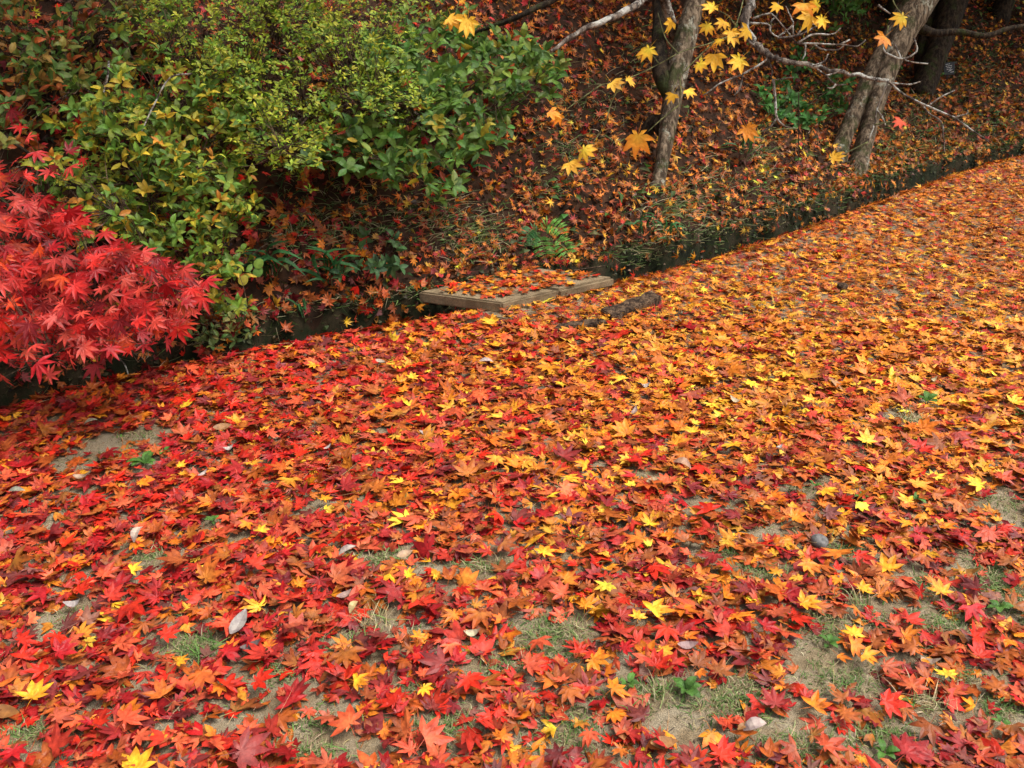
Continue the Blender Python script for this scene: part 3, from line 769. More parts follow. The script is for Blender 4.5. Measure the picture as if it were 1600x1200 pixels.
def log_piece(a, b, r0, r1, name, label, seed):
    a = np.array(a); b = np.array(b)
    pts = [a + (b - a) * t + np.array([0, 0, 0.006 * math.sin(t * 3)]) for t in np.linspace(0, 1, 7)]
    V, T, C = tube_np(pts, np.linspace(r0, r1, 7) * np.array([.72, 1, 1.1, .95, 1.06, .98, .6]), 9, 2, 0.2, seed)
    mid = (a + b) / 2
    V[:, 2] = mid[2] + (V[:, 2] - mid[2]) * 0.72
    o = link(name, mesh_np(name, V - mid, T, C, [M['wood']])); o.location = Vector(mid); o['label'] = label; o['category'] = 'wood'; o['group'] = 'old wood pieces by the slabs'
    return o
g = lambda px, py, z: ground0(px, py, z)
def board(p0, p1, wid, z0, z1, label, seed, tilt):
    p0, p1 = ground0(*p0, z1)[:2], ground0(*p1, z1)[:2]; dv = (p1 - p0) / np.linalg.norm(p1 - p0); nv = np.array([-dv[1], dv[0]])
    L = np.linalg.norm(p1 - p0); r_ = np.random.default_rng(seed); fr = []; bk = []
    for t_ in np.linspace(0, 1, 9):
        fr.append(p0 + dv * L * t_ + nv * r_.normal(0, .0035)); bk.append(p0 + dv * L * (t_ * .96 + .02) + nv * (wid + r_.normal(0, .005)))
    o = prism('wood_piece', fr + bk[::-1], z0, z1, M['wood'], bev=.005, rough=.0, tilt=tilt, seed=seed)
    o['label'] = label; o['category'] = 'wood'; o['group'] = 'old wood pieces by the slabs'
board((957, 488), (1037, 466), .085, -.01, .038, 'dark weathered board end half buried in leaves in front of the slabs', 21, (rad(6), rad(-2), 0))
board((866, 511), (950, 503), .05, -.01, .028, 'low cracked board showing between the leaves below the slabs', 22, (rad(5), 0, 0))

# leaves lying on the slabs
n_ = 230
t1 = rng.uniform(0.05, .97, n_) * lb; t2 = (rng.random(n_) ** 0.8) * SD
m_ = rng.random(n_) < np.where(t2 < .06, .25, 1.0); t1, t2 = t1[m_], t2[m_]
q2 = c0 + t1[:, None] * ax + t2[:, None] * acr
slabp = np.column_stack([q2, ZT + .006 + rng.random(len(q2)) * .006]); 

# ------------------------------------------------------------------ fallen leaves on the bank
BC = [(450, 400, .08, .05, .12, .12, .42, .14, .05, .02, .0, .0), (250, 480, .08, .04, .14, .2, .38, .1, .04, .02, .0, .0), (720, 330, .09, .06, .07, .05, .36, .24, .09, .04, .0, .0), (900, 250, .05, .04, .03, .03, .34, .35, .12, .04, .0, .0),
      (1100, 330, .04, .03, .02, .02, .28, .38, .17, .06, .0, .0), (1250, 250, .04, .03, .02, .02, .30, .39, .15, .05, .0, .0), (1450, 180, .02, .02, .02, .05, .36, .33, .16, .04, .0, .0), (850, 60, .05, .04, .05, .06, .42, .30, .06, .02, .0, .0)]
bt = hit([b[0] for b in BC], [b[1] for b in BC]); BP = at(np.array([b[0] for b in BC]), np.array([b[1] for b in BC]), bt)[:, :2]
BW = np.array([b[2:] for b in BC]); BW = BW / BW.sum(1, keepdims=True)
n_try = 175000
x = rng.uniform(-5, 11, n_try); d = np.where(rng.random(n_try) < .03, rng.uniform(.12, .3, n_try), rng.uniform(DW - .08, 6.5, n_try))
y = fc(x) + d * np.sqrt(1 + fs(x) ** 2); z = height(x, y)
u, v, dep = proj(np.stack([x, y, z], 1))
keep = (u > -120) & (u < 1720) & (v > -120) & (dep > 1)
cl_ = 0.5 + 0.5 * lump(x * 1.1, y * 1.1, 0.16)
keep &= rng.random(n_try) < np.clip(0.10 + 1.3 * cl_, 0.25, 1) * np.where(d < DW + .06, .75, 1) * np.where(dep > 8, .8, 1) * (1 - .5 * sstep(.9, 2.0, d) * sstep(2.0, 4.0, x)) * (1 - .3 * sstep(.0, -1.5, x))
x, y, z = x[keep], y[keep], z[keep]
print('bank leaves', len(x))
ci = pick_colour(x, y, BP, BW); col = jitter(PV[ci], .1, .30) * .93
nr = normal(x, y, .05)
lay = rng.random(len(x))
tl = np.where(rng.random(len(x)) < .35, .8, .36)
nr2 = nr + rng.normal(0, 1, (len(x), 3)) * tl[:, None]
flip = rng.random(len(x)) < .4
col[flip] = col[flip] * .8 + .035 * np.array([1.0, .6, .5])
R = basis(nr2, rng.uniform(0, 6.283, len(x)))
P = np.stack([x, y, z], 1) + nr * (0.006 + .03 * lay)[:, None]
size = rng.normal(.070, .012, len(x)).clip(.04, .1)
acc = Acc(); wh = rng.integers(0, 1000, len(x)); _, _, dep = proj(P)
for TM, lo, hi in ((MAP1, 0, 4.4), (MAP2, 4.4, 99)):
    for k_, tm in enumerate(TM):
        m_ = (dep >= lo) & (dep < hi) & (wh % len(TM) == k_)
        acc.inst(tm, R[m_], P[m_], size[m_], col[m_])
ns = len(slabp)
sc_ = jitter(PV[rng.choice([0, 1, 4, 5, 6, 7], ns, p=[.12, .12, .3, .28, .12, .06])])
sR = basis(np.tile([[0, 0, 1.0]], (ns, 1)) + rng.normal(0, .08, (ns, 3)), rng.uniform(0, 6.28, ns))
for k_, tm in enumerate(MAP1):
    m_ = np.arange(ns) % len(MAP1) == k_
    acc.inst(tm, sR[m_], slabp[m_], np.full(m_.sum(), .068), sc_[m_])
fx = rng.integers(0, len(P), 16000); fp = P[fx] + rng.normal(0, .05, (16000, 3)); fp[:, 2] = height(fp[:, 0], fp[:, 1]) + .012
acc.inst(t_oval(43, .3, 2, .8, .1), basis(nr[fx] + rng.normal(0, .6, (16000, 3)), rng.uniform(0, 6.28, 16000)), fp, rng.uniform(.02, .06, 16000), jitter(np.array([(.10, .035, .015), (.22, .06, .015), (.3, .11, .02), (.06, .03, .02), (.05, .055, .02)])[rng.integers(0, 5, 16000)], .1, .3))
acc.build('leaf_litter_on_bank', M['fallen'], kind='stuff', label='rust and orange fallen maple leaves covering the steep bank', category='leaves')

# ------------------------------------------------------------------ bank grass and herbs (stuff) 
acc = Acc()
BG = [(1045, 330, 50, 40, 260, .12), (745, 375, 55, 35, 320, .10), (690, 340, 40, 40, 160, .10), (1190, 260, 20, 50, 200, .10), (1440, 190, 90, 70, 900, .09), (1330, 300, 60, 30, 260, .08), (1560, 200, 60, 50, 500, .09), (1520, 110, 70, 40, 500, .09),
      (640, 470, 70, 14, 120, .07), (560, 490, 40, 12, 60, .06), (1120, 370, 80, 22, 260, .06), (1250, 322, 60, 16, 200, .06), (1400, 272, 90, 16, 300, .06), (1520, 238, 70, 14, 240, .06), (450, 500, 60, 22, 90, .06), (330, 530, 60, 22, 60, .06), (900, 260, 30, 30, 120, .1),
      (1280, 160, 60, 40, 420, .08), (840, 300, 40, 30, 100, .1), (1000, 410, 30, 10, 120, .07), (520, 330, 80, 50, 180, .1), (960, 200, 90, 60, 120, .09), (1290, 60, 70, 40, 300, .09), (600, 350, 90, 40, 260, .09), (450, 350, 60, 60, 200, .10), (870, 200, 60, 80, 200, .09), (1000, 100, 60, 60, 200, .09), (1110, 300, 50, 60, 260, .09), (1400, 230, 60, 30, 400, .08)]
for (px, py, sx, sy, nb, ln_) in BG:
    qx = rng.normal(px, sx * .6, nb); qy = np.maximum(rng.normal(py, sy * .6, nb), -60)
    t = hit(qx, qy, n=500); q = at(qx, qy, t)
    q = q[dist(q[:, 0], q[:, 1]) > DW - .06]
    if len(q) == 0: continue
    q[:, 2] = height(q[:, 0], q[:, 1])
    nn = normal(q[:, 0], q[:, 1], .05) + rng.normal(0, .4, (len(q), 3)) + np.array([0, -.2, .1])
    wv = [.45, .3, .12, .08, .05] if px > 1200 else [.25, .22, .2, .2, .13]
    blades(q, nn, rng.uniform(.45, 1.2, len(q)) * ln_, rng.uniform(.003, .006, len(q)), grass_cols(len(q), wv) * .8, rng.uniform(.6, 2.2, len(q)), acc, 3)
# green ground cover on the upper slope
n_ = 16000
x = 10 - 13 * rng.random(n_) ** 1.8; d = rng.uniform(.35, 6, n_); y = fc(x) + d * np.sqrt(1 + fs(x) ** 2)
m_ = rng.random(n_) < np.clip(.15 + .9 * lump(x, y, .25), 0, 1) * np.where(d < .8, sstep(1.5, 3.0, x), 1); x, y = x[m_], y[m_]; q = np.stack([x, y, height(x, y)], 1); n_ = len(q)
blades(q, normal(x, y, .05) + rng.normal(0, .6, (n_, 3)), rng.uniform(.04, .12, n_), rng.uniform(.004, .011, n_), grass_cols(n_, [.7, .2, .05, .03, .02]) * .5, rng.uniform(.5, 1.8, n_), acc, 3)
n_ = 13000
x = rng.uniform(-1.2, 9, n_); d = rng.uniform(.3, 5, n_); y = fc(x) + d * np.sqrt(1 + fs(x) ** 2)
m_ = rng.random(n_) < np.clip(.1 + 1.1 * lump(x + 2, y, .3), 0, 1); x, y = x[m_], y[m_]; n_ = len(x)
acc.inst(t_oval(78, .2, 2, -.4, .05), basis(normal(x, y, .05) + rng.normal(0, .7, (n_, 3)) + np.array([0, -.3, 0]), rng.uniform(0, 6.28, n_)), np.stack([x, y, height(x, y) + rng.uniform(.02, .08, n_)], 1), rng.uniform(.03, .08, n_), jitter(np.array([(.05, .11, .022), (.09, .11, .03), (.045, .06, .02)])[rng.integers(0, 3, n_)], .12, .3))
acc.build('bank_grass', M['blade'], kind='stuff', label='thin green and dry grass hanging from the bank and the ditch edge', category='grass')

# moss and tiny herbs on the ditch wall
acc = Acc(); n_ = 15000
x = rng.uniform(-3, 7, n_); d = rng.uniform(.10, .31, n_); y = fc(x) + d * np.sqrt(1 + fs(x) ** 2)
q = np.stack([x, y, height(x, y)], 1)
kx = .5 + .5 * lump(x, y, .25); m_ = rng.random(n_) < kx
q = q[m_]
hm = t_oval(77, .33, 2, -.3, .05)
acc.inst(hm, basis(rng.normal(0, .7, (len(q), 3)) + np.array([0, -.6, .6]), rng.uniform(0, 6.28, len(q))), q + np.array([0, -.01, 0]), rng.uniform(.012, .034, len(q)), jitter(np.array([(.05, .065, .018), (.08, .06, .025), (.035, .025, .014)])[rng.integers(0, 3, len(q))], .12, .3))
n_ = 3600; x = rng.uniform(-3, 7, n_); d = rng.uniform(.17, .30, n_); y = fc(x) + d * np.sqrt(1 + fs(x) ** 2); q = np.stack([x, y, height(x, y) + .01], 1)
q = q[(q[:, 2] > -.12) & (rng.random(n_) < np.clip(.5 + .6 * lump(x, y, .2), .1, 1))]; n_ = len(q)
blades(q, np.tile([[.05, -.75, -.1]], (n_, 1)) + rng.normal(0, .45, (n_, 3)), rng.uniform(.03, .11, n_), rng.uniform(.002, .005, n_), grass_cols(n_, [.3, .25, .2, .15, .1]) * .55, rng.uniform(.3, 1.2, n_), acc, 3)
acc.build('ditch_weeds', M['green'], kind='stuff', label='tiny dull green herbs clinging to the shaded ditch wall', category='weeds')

# ------------------------------------------------------------------ shrubs
def in_poly(px, py, poly):
    poly = np.asarray(poly, float); ins = np.zeros(len(px), bool); j = len(poly) - 1
    for i in range(len(poly)):
        xi, yi = poly[i]; xj, yj = poly[j]
        c_ = ((yi > py) != (yj > py)) & (px < (xj - xi) * (py - yi) / (yj - yi + 1e-9) + xi)
        ins ^= c_; j = i
    return ins

def sample_poly(poly, n):
    poly = np.asarray(poly, float); lo, hi = poly.min(0), poly.max(0); X, Y = [], []
    tot = 0
    while tot < n:
        a = rng.uniform(lo[0], hi[0], n); b = rng.uniform(lo[1], hi[1], n); m_ = in_poly(a, b, poly)
        X.append(a[m_]); Y.append(b[m_]); tot += m_.sum()
    return np.concatenate(X)[:n], np.concatenate(Y)[:n]

def rosettes(C0, axis, nl, lmin, lmax, open_lo, open_hi):
    """leaf frames for whorls of leaves at the points C0"""
    Ys, Ns, Ps, Ls, Id = [], [], [], [], []
    for i in range(len(C0)):
        k = rng.integers(nl[0], nl[1] + 1); a0 = rng.uniform(0, 6.28); ax_ = axis[i] / np.linalg.norm(axis[i])
        e1 = np.cross(ax_, [0.3, .9, .2]); e1 /= np.linalg.norm(e1); e2 = np.cross(ax_, e1)
        for j in range(k):
            a = a0 + 6.283 * j / k + rng.normal(0, .25); op = rng.uniform(open_lo, open_hi)
            rd = e1 * math.cos(a) + e2 * math.sin(a)
            y_ = ax_ * math.cos(op) + rd * math.sin(op); n_v = ax_ * math.sin(op) - rd * math.cos(op)
            Ys.append(y_); Ns.append(n_v + rng.normal(0, .2, 3)); Ps.append(C0[i] + y_ * .004 + rng.normal(0, .004, 3)); Ls.append(rng.uniform(lmin, lmax)); Id.append(i)
    return frame_along(np.array(Ys), np.array(Ns)), np.array(Ps), np.array(Ls), np.array(Id)

def emit(parent, org, tms, meshes, Rr, Pp, Ll, cc, n_parts, m, front, restname='foliage'):
    """front-most n_parts leaves as parts of their own, the rest joined"""
    u_, v_, d_ = proj(Pp)
    vis = (u_ > 3) & (u_ < 1597) & (v_ > 3)
    sc = np.where(vis, front, 1e9)
    idx = np.argsort(sc)[:n_parts]; idx = idx[sc[idx] < 1e8]
    isp = np.zeros(len(Pp), bool); isp[idx] = True
    for i in idx: place_leaf('leaf', meshes[i % len(meshes)], Rr[i], Pp[i], Ll[i], cc[i], parent, org)
    a_ = Acc(); ar = np.arange(len(Pp))
    for k, tm in enumerate(tms):
        mm = (~isp) & (ar % len(tms) == k); a_.inst(tm, Rr[mm], Pp[mm], Ll[mm], cc[mm])
    if a_.n: a_.build(restname, m, parent, org, kind='stuff')

AZ = [t_oval(600 + i, .235, 4, c_, .05) for i, c_ in enumerate((-.25, -.45, -.1, -.35, -.6, .1))]
AZM = [mesh_np('shrub_leaf_mesh', *t, [M['green']]) for t in AZ]

def shrub(name, label, polys, base_px, nl, lsz, cols, wts, n_parts, off=(.04, .16), axis0=(0, -.45, .8), opn=(.9, 1.5), nstem=14, tw='twig_brown', colfn=None, tms=AZ, meshes=AZM, stemr=.008, gap=.32):
    b = hitp(*base_px); b[2] = height(b[0], b[1])
    t = thing(name, b, label, 'shrub')
    Cs, Fr = [], []
    for poly, n in polys:
        px, py = sample_poly(poly, int(n * 2.1)); g_ = lump(px * .013 + 7, py * .013, gap) ; s_ = np.argsort(-(g_ + rng.normal(0, .28, len(px))))[:n]; px, py = px[s_], py[s_]; tt = hit(px, py, n=700)
        k = rng.uniform(off[0], off[1], n)
        Cs.append(at(px, py, tt * (1 - k)) + rng.normal(0, .05, (n, 3))); Fr.append(-k)
    C0 = np.concatenate(Cs); fr = np.concatenate(Fr)
    axis = np.tile(np.array(axis0, float), (len(C0), 1)) + rng.normal(0, .38, (len(C0), 3))
    Rr, Pp, Ll, Id = rosettes(C0, axis, nl, lsz[0], lsz[1], opn[0], opn[1])
    cs = np.array(cols); c = cs[rng.choice(len(cs), len(Pp), p=wts)]
    # leaves of one whorl are alike
    cw = cs[rng.choice(len(cs), len(C0), p=wts)][Id]; same = rng.random(len(Pp)) < .6; c[same] = cw[same]
    c = jitter(c, .08, .2)
    emit(t, b, tms, meshes, Rr, Pp, Ll, c, n_parts, M['green'], fr[Id] + rng.normal(0, .01, len(Pp)))
    # stems from the root to spread whorls, with side twigs
    ids = rng.choice(len(C0), min(nstem, len(C0)), replace=False)
    for k, i in enumerate(ids):
        e = C0[i]; m1 = b + (e - b) * .4 + np.array([rng.normal(0, .05), -.04, .08]); m2 = b + (e - b) * .75 + rng.normal(0, .04, 3)
        st = tube_obj('stem', [b + rng.normal(0, .02, 3) * [1, 1, 0], m1, m2, e], [stemr, stemr * .7, stemr * .45, .0016], M[tw], t, b, 5, 4, .05, k)
    a_ = Acc()
    for i in range(len(C0)):
        if rng.random() < .6:
            j = ids[np.argmin(((C0[ids] - C0[i]) ** 2).sum(1))]
            q = b + (C0[j] - b) * rng.uniform(.6, .95)
            if np.linalg.norm(q - C0[i]) < .6:
                mid = (q + C0[i]) / 2 + rng.normal(0, .02, 3)
                a_.add(*tube_np([q, mid, C0[i]], [.0022, .0018, .001], 3, 2))
    if a_.n: a_.build('twigs', M[tw], t, b, kind='stuff')
    return t

GA = [(.10, .19, .026), (.16, .235, .028), (.27, .285, .027), (.48, .36, .03), (.42, .17, .02)]
shrub('azalea_shrub', 'green shrub with yellowing oval leaves in whorls behind the red maple',
      [([(75, 270), (110, 180), (180, 110), (290, 80), (345, 110), (390, 200), (400, 300), (385, 400), (350, 470), (300, 440), (200, 380), (110, 330)], 640), ([(300, 400), (385, 440), (370, 500), (320, 470)], 14)],
      (250, 330), (4, 7), (.034, .054), GA, [.36, .30, .18, .12, .04], 300, (.03, .19), nstem=16)
shrub('broadleaf_shrub', 'dark green shrub with pointed drooping leaves hanging over the bank',
      [([(490, 220), (530, 170), (620, 130), (560, 60), (650, 40), (760, 50), (850, 90), (862, 140), (810, 200), (740, 240), (700, 300), (640, 290), (560, 270), (500, 250)], 280), ([(560, 250), (700, 240), (715, 310), (640, 300)], 22), ([(640, 60), (840, 90), (800, 180), (650, 160)], 60)],
      (640, 250), (5, 7), (.048, .078), [(.065, .14, .024), (.095, .18, .026), (.16, .24, .035), (.36, .3, .03), (.35, .06, .015)], [.42, .33, .17, .05, .03], 300, (.03, .17), (0, -.55, .75), (1.0, 1.75), nstem=14)
FINE = [t_oval(640 + i, .27, 2, -.2, .05) for i in range(4)]
FINEM = [mesh_np('fine_leaf_mesh', *t, [M['green']]) for t in FINE]
shrub('small_leaved_shrub', 'light yellow green shrub with tiny leaves in flat sprays above the bank',
      [([(330, 230), (370, 130), (480, 200), (500, 250), (420, 270)], 170), ([(335, 40), (420, -30), (620, -30), (640, 60), (580, 120), (680, 130), (640, 180), (520, 170), (480, 240), (400, 240), (340, 180)], 1150), ([(200, -20), (420, -20), (420, 110), (290, 110), (220, 60)], 330), ([(600, -30), (700, -30), (680, 40), (560, 60)], 90), ([(480, 100), (670, 105), (650, 190), (500, 170)], 250)],
      (480, 190), (5, 8), (.018, .030), [(.15, .24, .02), (.25, .31, .024), (.36, .36, .03), (.08, .16, .02)], [.33, .37, .18, .12], 0, (.02, .20), (0, -.35, .9), (1.2, 1.6), nstem=16, tms=FINE, meshes=FINEM)
shrub('tangled_shrub', 'sparse tangled shrub with dull green and brown leaves at the upper left',
      [([(-40, -40), (300, -40), (250, 80), (150, 150), (60, 240), (-40, 200)], 280)],
      (90, 130), (3, 6), (.040, .062), [(.09, .16, .03), (.16, .17, .03), (.26, .15, .03), (.3, .07, .015)], [.45, .2, .2, .15], 120, (.03, .14), nstem=34)

# maple leaves caught in the shrubs
qx, qy = sample_poly([(0, 0), (850, 0), (850, 200), (700, 300), (400, 300), (380, 420), (200, 300), (0, 200)], 200)
qp = at(qx, qy, hit(qx, qy, n=500) * (1 - rng.uniform(.02, .14, 200)))
acc = Acc()
for k_, tm in enumerate(MAP1):
    m_ = np.arange(200) % len(MAP1) == k_
    acc.inst(tm, basis(rng.normal(0, .5, (m_.sum(), 3)) + np.array([0, -.5, .7]), rng.uniform(0, 6.28, m_.sum())), qp[m_], rng.uniform(.04, .08, m_.sum()), jitter(PV[rng.choice([0, 2, 2, 3, 4, 4], m_.sum())], .1, .2))
acc.build('leaves_caught_in_shrubs', M['fallen'], kind='stuff', label='scattered red and rust maple leaves caught in the green shrubs', category='leaves')

# low herbs on the lower bank: whorled plants
shrub('leafy_herb', 'small dull green leafy plant halfway along the lower bank', [([(530, 415), (560, 385), (615, 380), (620, 410), (600, 430), (545, 430)], 16)], (575, 440), (4, 6), (.045, .065), [(.06, .13, .05), (.09, .17, .06)], [.5, .5], 60, (.01, .05), nstem=5, stemr=.003)
shrub('leafy_herb', 'low olive leafy plant overhanging the ditch beside the red maple tips', [([(300, 500), (330, 470), (385, 480), (400, 515), (370, 540), (300, 540)], 34)], (350, 520), (4, 6), (.026, .042), [(.10, .15, .04), (.15, .16, .04), (.24, .22, .06)], [.5, .35, .15], 90, (.01, .05), nstem=6, stemr=.003)
shrub('ground_cover_plant', 'fresh green ferny plant patch between the two leaning trunks', [([(1190, 150), (1230, 90), (1300, 100), (1320, 160), (1280, 190), (1200, 190)], 70)], (1250, 170), (5, 7), (.05, .085), [(.05, .16, .03), (.08, .2, .04)], [.6, .4], 80, (.005, .03), nstem=8, stemr=.003)
shrub('ground_cover_plant', 'bright green leafy sprays at the top between the trunks', [([(1290, -20), (1350, -20), (1360, 30), (1300, 30)], 40)], (1320, 60), (5, 7), (.05, .085), [(.08, .2, .03), (.12, .24, .04)], [.6, .4], 60, (.06, .10), (0, -.5, .3), (1.2, 1.9), nstem=6, stemr=.004)

# round leaves on a stalk
b = hitp(392, 440); t = thing('round_leaf_plant', b, 'slender plant with round yellow green leaves above the bamboo grass', 'plant')
RL = mesh_np('round_leaf_mesh', *t_oval(9, .46, 6, -.1, .03, .55), [M['green']])
tube_obj('stem', [b, b + np.array([.01, -.05, .07]), at(400, 405, 3.72)], [.003, .002, .0015], M['twig_green'], t, b, 5)
for (px, py, c) in ((400, 411, (.20, .33, .05)), (399, 424, (.13, .26, .05)), (376, 437, (.42, .36, .05))):
    place_leaf('leaf', RL, basis(np.array([[.1, -.8, .5]]), np.array([.2]))[0], at(px, py + 8, 3.70), .045, c, t, b)

# bamboo grass clumps
SASA = [t_oval(700 + i, .075, 5, c_, .03, .9) for i, c_ in enumerate((-.5, -.9, -.3, -.7))]
SASAM = [mesh_np('bamboo_leaf_mesh', *t, [M['green']]) for t in SASA]
for (px, py, nl, ln_, lab) in ((425, 432, 14, .17, 'dark green bamboo grass clump spreading by the broken twig'), (520, 440, 13, .17, 'dark green bamboo grass clump with narrow hanging leaves left of the slab'), (478, 495, 6, .10, 'small bamboo grass sprout at the ditch edge'),
                           (1000, 362, 9, .12, 'narrow bladed green plant on the bank right of the fern'), (1165, 235, 10, .14, 'green bladed tuft growing on the bank between the trunks'), (1035, 372, 8, .11, 'green bladed tuft above the ditch right of the slabs'), (715, 285, 7, .16, 'dark green bladed tuft under the broadleaf shrub')):
    b = hitp(px, py + 12); t = thing('bamboo_grass', b, lab, 'plant')
    for j in range(nl):
        a = rng.uniform(math.pi * 1.02, math.pi * 1.98) if rng.random() < .8 else rng.uniform(0, 6.28)
        e_ = rng.uniform(.1, 1.0); dv = np.array([[math.cos(a) * math.cos(e_), math.sin(a) * math.cos(e_) * .8, math.sin(e_)]])
        root = np.array([rng.normal(0, .03), -.02 - rng.random() * .03, .03 + rng.random() * .07])
        place_leaf('leaf', SASAM[j % 4], frame_along(dv, np.array([[0, -.3, 1.0]]))[0], root, ln_ * rng.uniform(.7, 1.15), np.array([.035, .12, .035]) * rng.uniform(.8, 1.6), t)
    tube_obj('stem', [b, b + np.array([0, -.03, .09])], [.003, .002], M['twig_green'], t, b, 5, 1)

# fern with its fronds
b = hitp(845, 372); t = thing('fern', b, 'green fern with drooping toothed fronds on the bank above the slabs', 'fern')
def frond(path, wid, col):
    P_ = np.asarray(path, float); ts = np.linspace(0, 1, 26)
    k = np.linspace(0, 1, len(P_)); Q = np.stack([np.interp(ts, k, P_[:, i]) for i in range(3)], 1)
    Q[1:-1] = (Q[:-2] + Q[2:] + 2 * Q[1:-1]) / 4
    D = np.gradient(Q, axis=0); D /= np.linalg.norm(D, axis=1, keepdims=True)
    pn = t_oval(3, .10, 2, -.2, .02)
    a_ = Acc(); Y, Pn, L = [], [], []
    nh_ = np.array([0, -.75, .65])
    for i in range(3, 26):
        if i % 3 == 0: continue
        sd = np.cross(D[i], nh_); sd /= np.linalg.norm(sd)
        wl = wid * 1.35 * math.sin(math.pi * min(.15 + .83 * (i - 4) / 21, 1)) ** .7
        for s in (-1, 1): Y.append(sd * s + D[i] * .3); Pn.append(Q[i]); L.append(max(wl, .006))
    n = len(Y); a_.inst(pn, frame_along(np.array(Y), np.tile(nh_, (n, 1)) + rng.normal(0, .1, (n, 3))), np.array(Pn), np.array(L), jitter(np.tile([col], (n, 1)), .05, .12))
    a_.add(*tube_np(Q[::3], np.linspace(.0022, .0008, len(Q[::3])), 4, 1))
    a_.C[-1] = np.tile([[.15, .22, .06]], (len(a_.C[-1]), 1))
    fo = a_.build('frond', M['green'], t, b, kind='stuff')
db = proj(b)[2]
for pts, wd, c in (([(843, 367), (855, 350), (872, 356), (884, 372)], .042, (.16, .36, .06)), ([(843, 368), (846, 375), (851, 395), (858, 413)], .046, (.15, .34, .06)), ([(866, 372), (876, 378), (885, 394), (893, 410)], .048, (.14, .33, .055)),
                   ([(842, 366), (833, 358), (824, 365), (815, 388)], .040, (.05, .15, .045)), ([(843, 368), (836, 366), (832, 376), (829, 386)], .032, (.07, .18, .05))):
    frond([at(*q, db - .09 - .035 * i) for i, q in enumerate(pts)], wd, c)

# ------------------------------------------------------------------ trees on the bank
def px_path(pts, dep0, org=None):
    return [at(a, b_, dep0 + (c if len(q) > 2 else 0)) for q in pts for (a, b_, c) in [(q + (0,))[:3]]]

def crown(parent, org, centre, rx, ry, rz, n, cols, size=.10):  # unseen leaf mass above the view, spread and density set to shade the bank
    a_ = Acc(); k = 26
    cc = rng.normal(0, 1, (k, 3)); cc /= np.linalg.norm(cc, axis=1, keepdims=True); cc *= rng.uniform(.3, 1, (k, 1))
    j = rng.integers(0, k, n)
    q = np.array(centre) + (cc[j] + rng.normal(0, .16, (n, 3))) * np.array([rx, ry, rz])
    q[:, 2] = np.maximum(q[:, 2], 2.0)
    c = jitter(np.array(cols)[rng.integers(0, len(cols), n)], .1, .2)
    for i, tm in enumerate(CROWN):
        m_ = np.arange(n) % len(CROWN) == i
        a_.inst(tm, basis(rng.normal(0, .5, (m_.sum(), 3)) + np.array([0, 0, 1.0]), rng.uniform(0, 6.28, m_.sum())), q[m_], np.full(m_.sum(), size), c[m_])
    a_.build('crown', M['hanging'], parent, org, kind='stuff')

CROWN = [t_oval(20 + i, .32, 1, .2, .05) for i in range(3)]
for _v, _t, _c in CROWN: _v[:, 0] += np.tile([-.4, 0, .4], 2) * .8; _v[:, 1] -= .5
CR = [(.45, .12, .02), (.55, .2, .02), (.3, .2, .03), (.14, .2, .03)]
# maple with the yellow leaves: trunk and the boughs that reach over the path
bA = hitp(1032, 292); bA[2] = height(bA[0], bA[1]); dA = proj(bA)[2]
tA = thing('maple_tree', bA, 'slender leaning maple with grey bark whose bare boughs hold the last yellow leaves', 'tree')
trunkA = [at(1024, 300, dA), at(1032, 262, dA), at(1042, 205, dA), at(1054, 130, dA), at(1070, 60, dA), at(1086, 0, dA), at(1110, -90, dA), at(1150, -240, dA), at(1170, -420, dA)]
rA = np.array([.072, .060, .075, .095, .10, .085, .075, .06, .045]) * dA / 8.2
trk = tube_obj('trunk', trunkA, rA, M['bark'], tA, bA, 16, 7, .06, 5)
tube_obj('limb', [at(1052, 150, dA), at(1036, 118, dA + .02), at(1030, 70, dA + .1), at(1030, 10, dA + .2), at(1020, -120, dA + .3), at(1000, -260, dA + .4)], [.06, .055, .045, .04, .035, .025], M['bark_dark'], tA, bA, 10, 4, .04, 6)
tube_obj('limb', [at(1040, 205, dA + .05), at(1022, 190, dA + .08), at(1008, 215, dA + .12), at(1004, 262, dA + .1)], [.05, .045, .04, .04], M['bark_dark'], tA, bA, 9, 4, .05, 7)
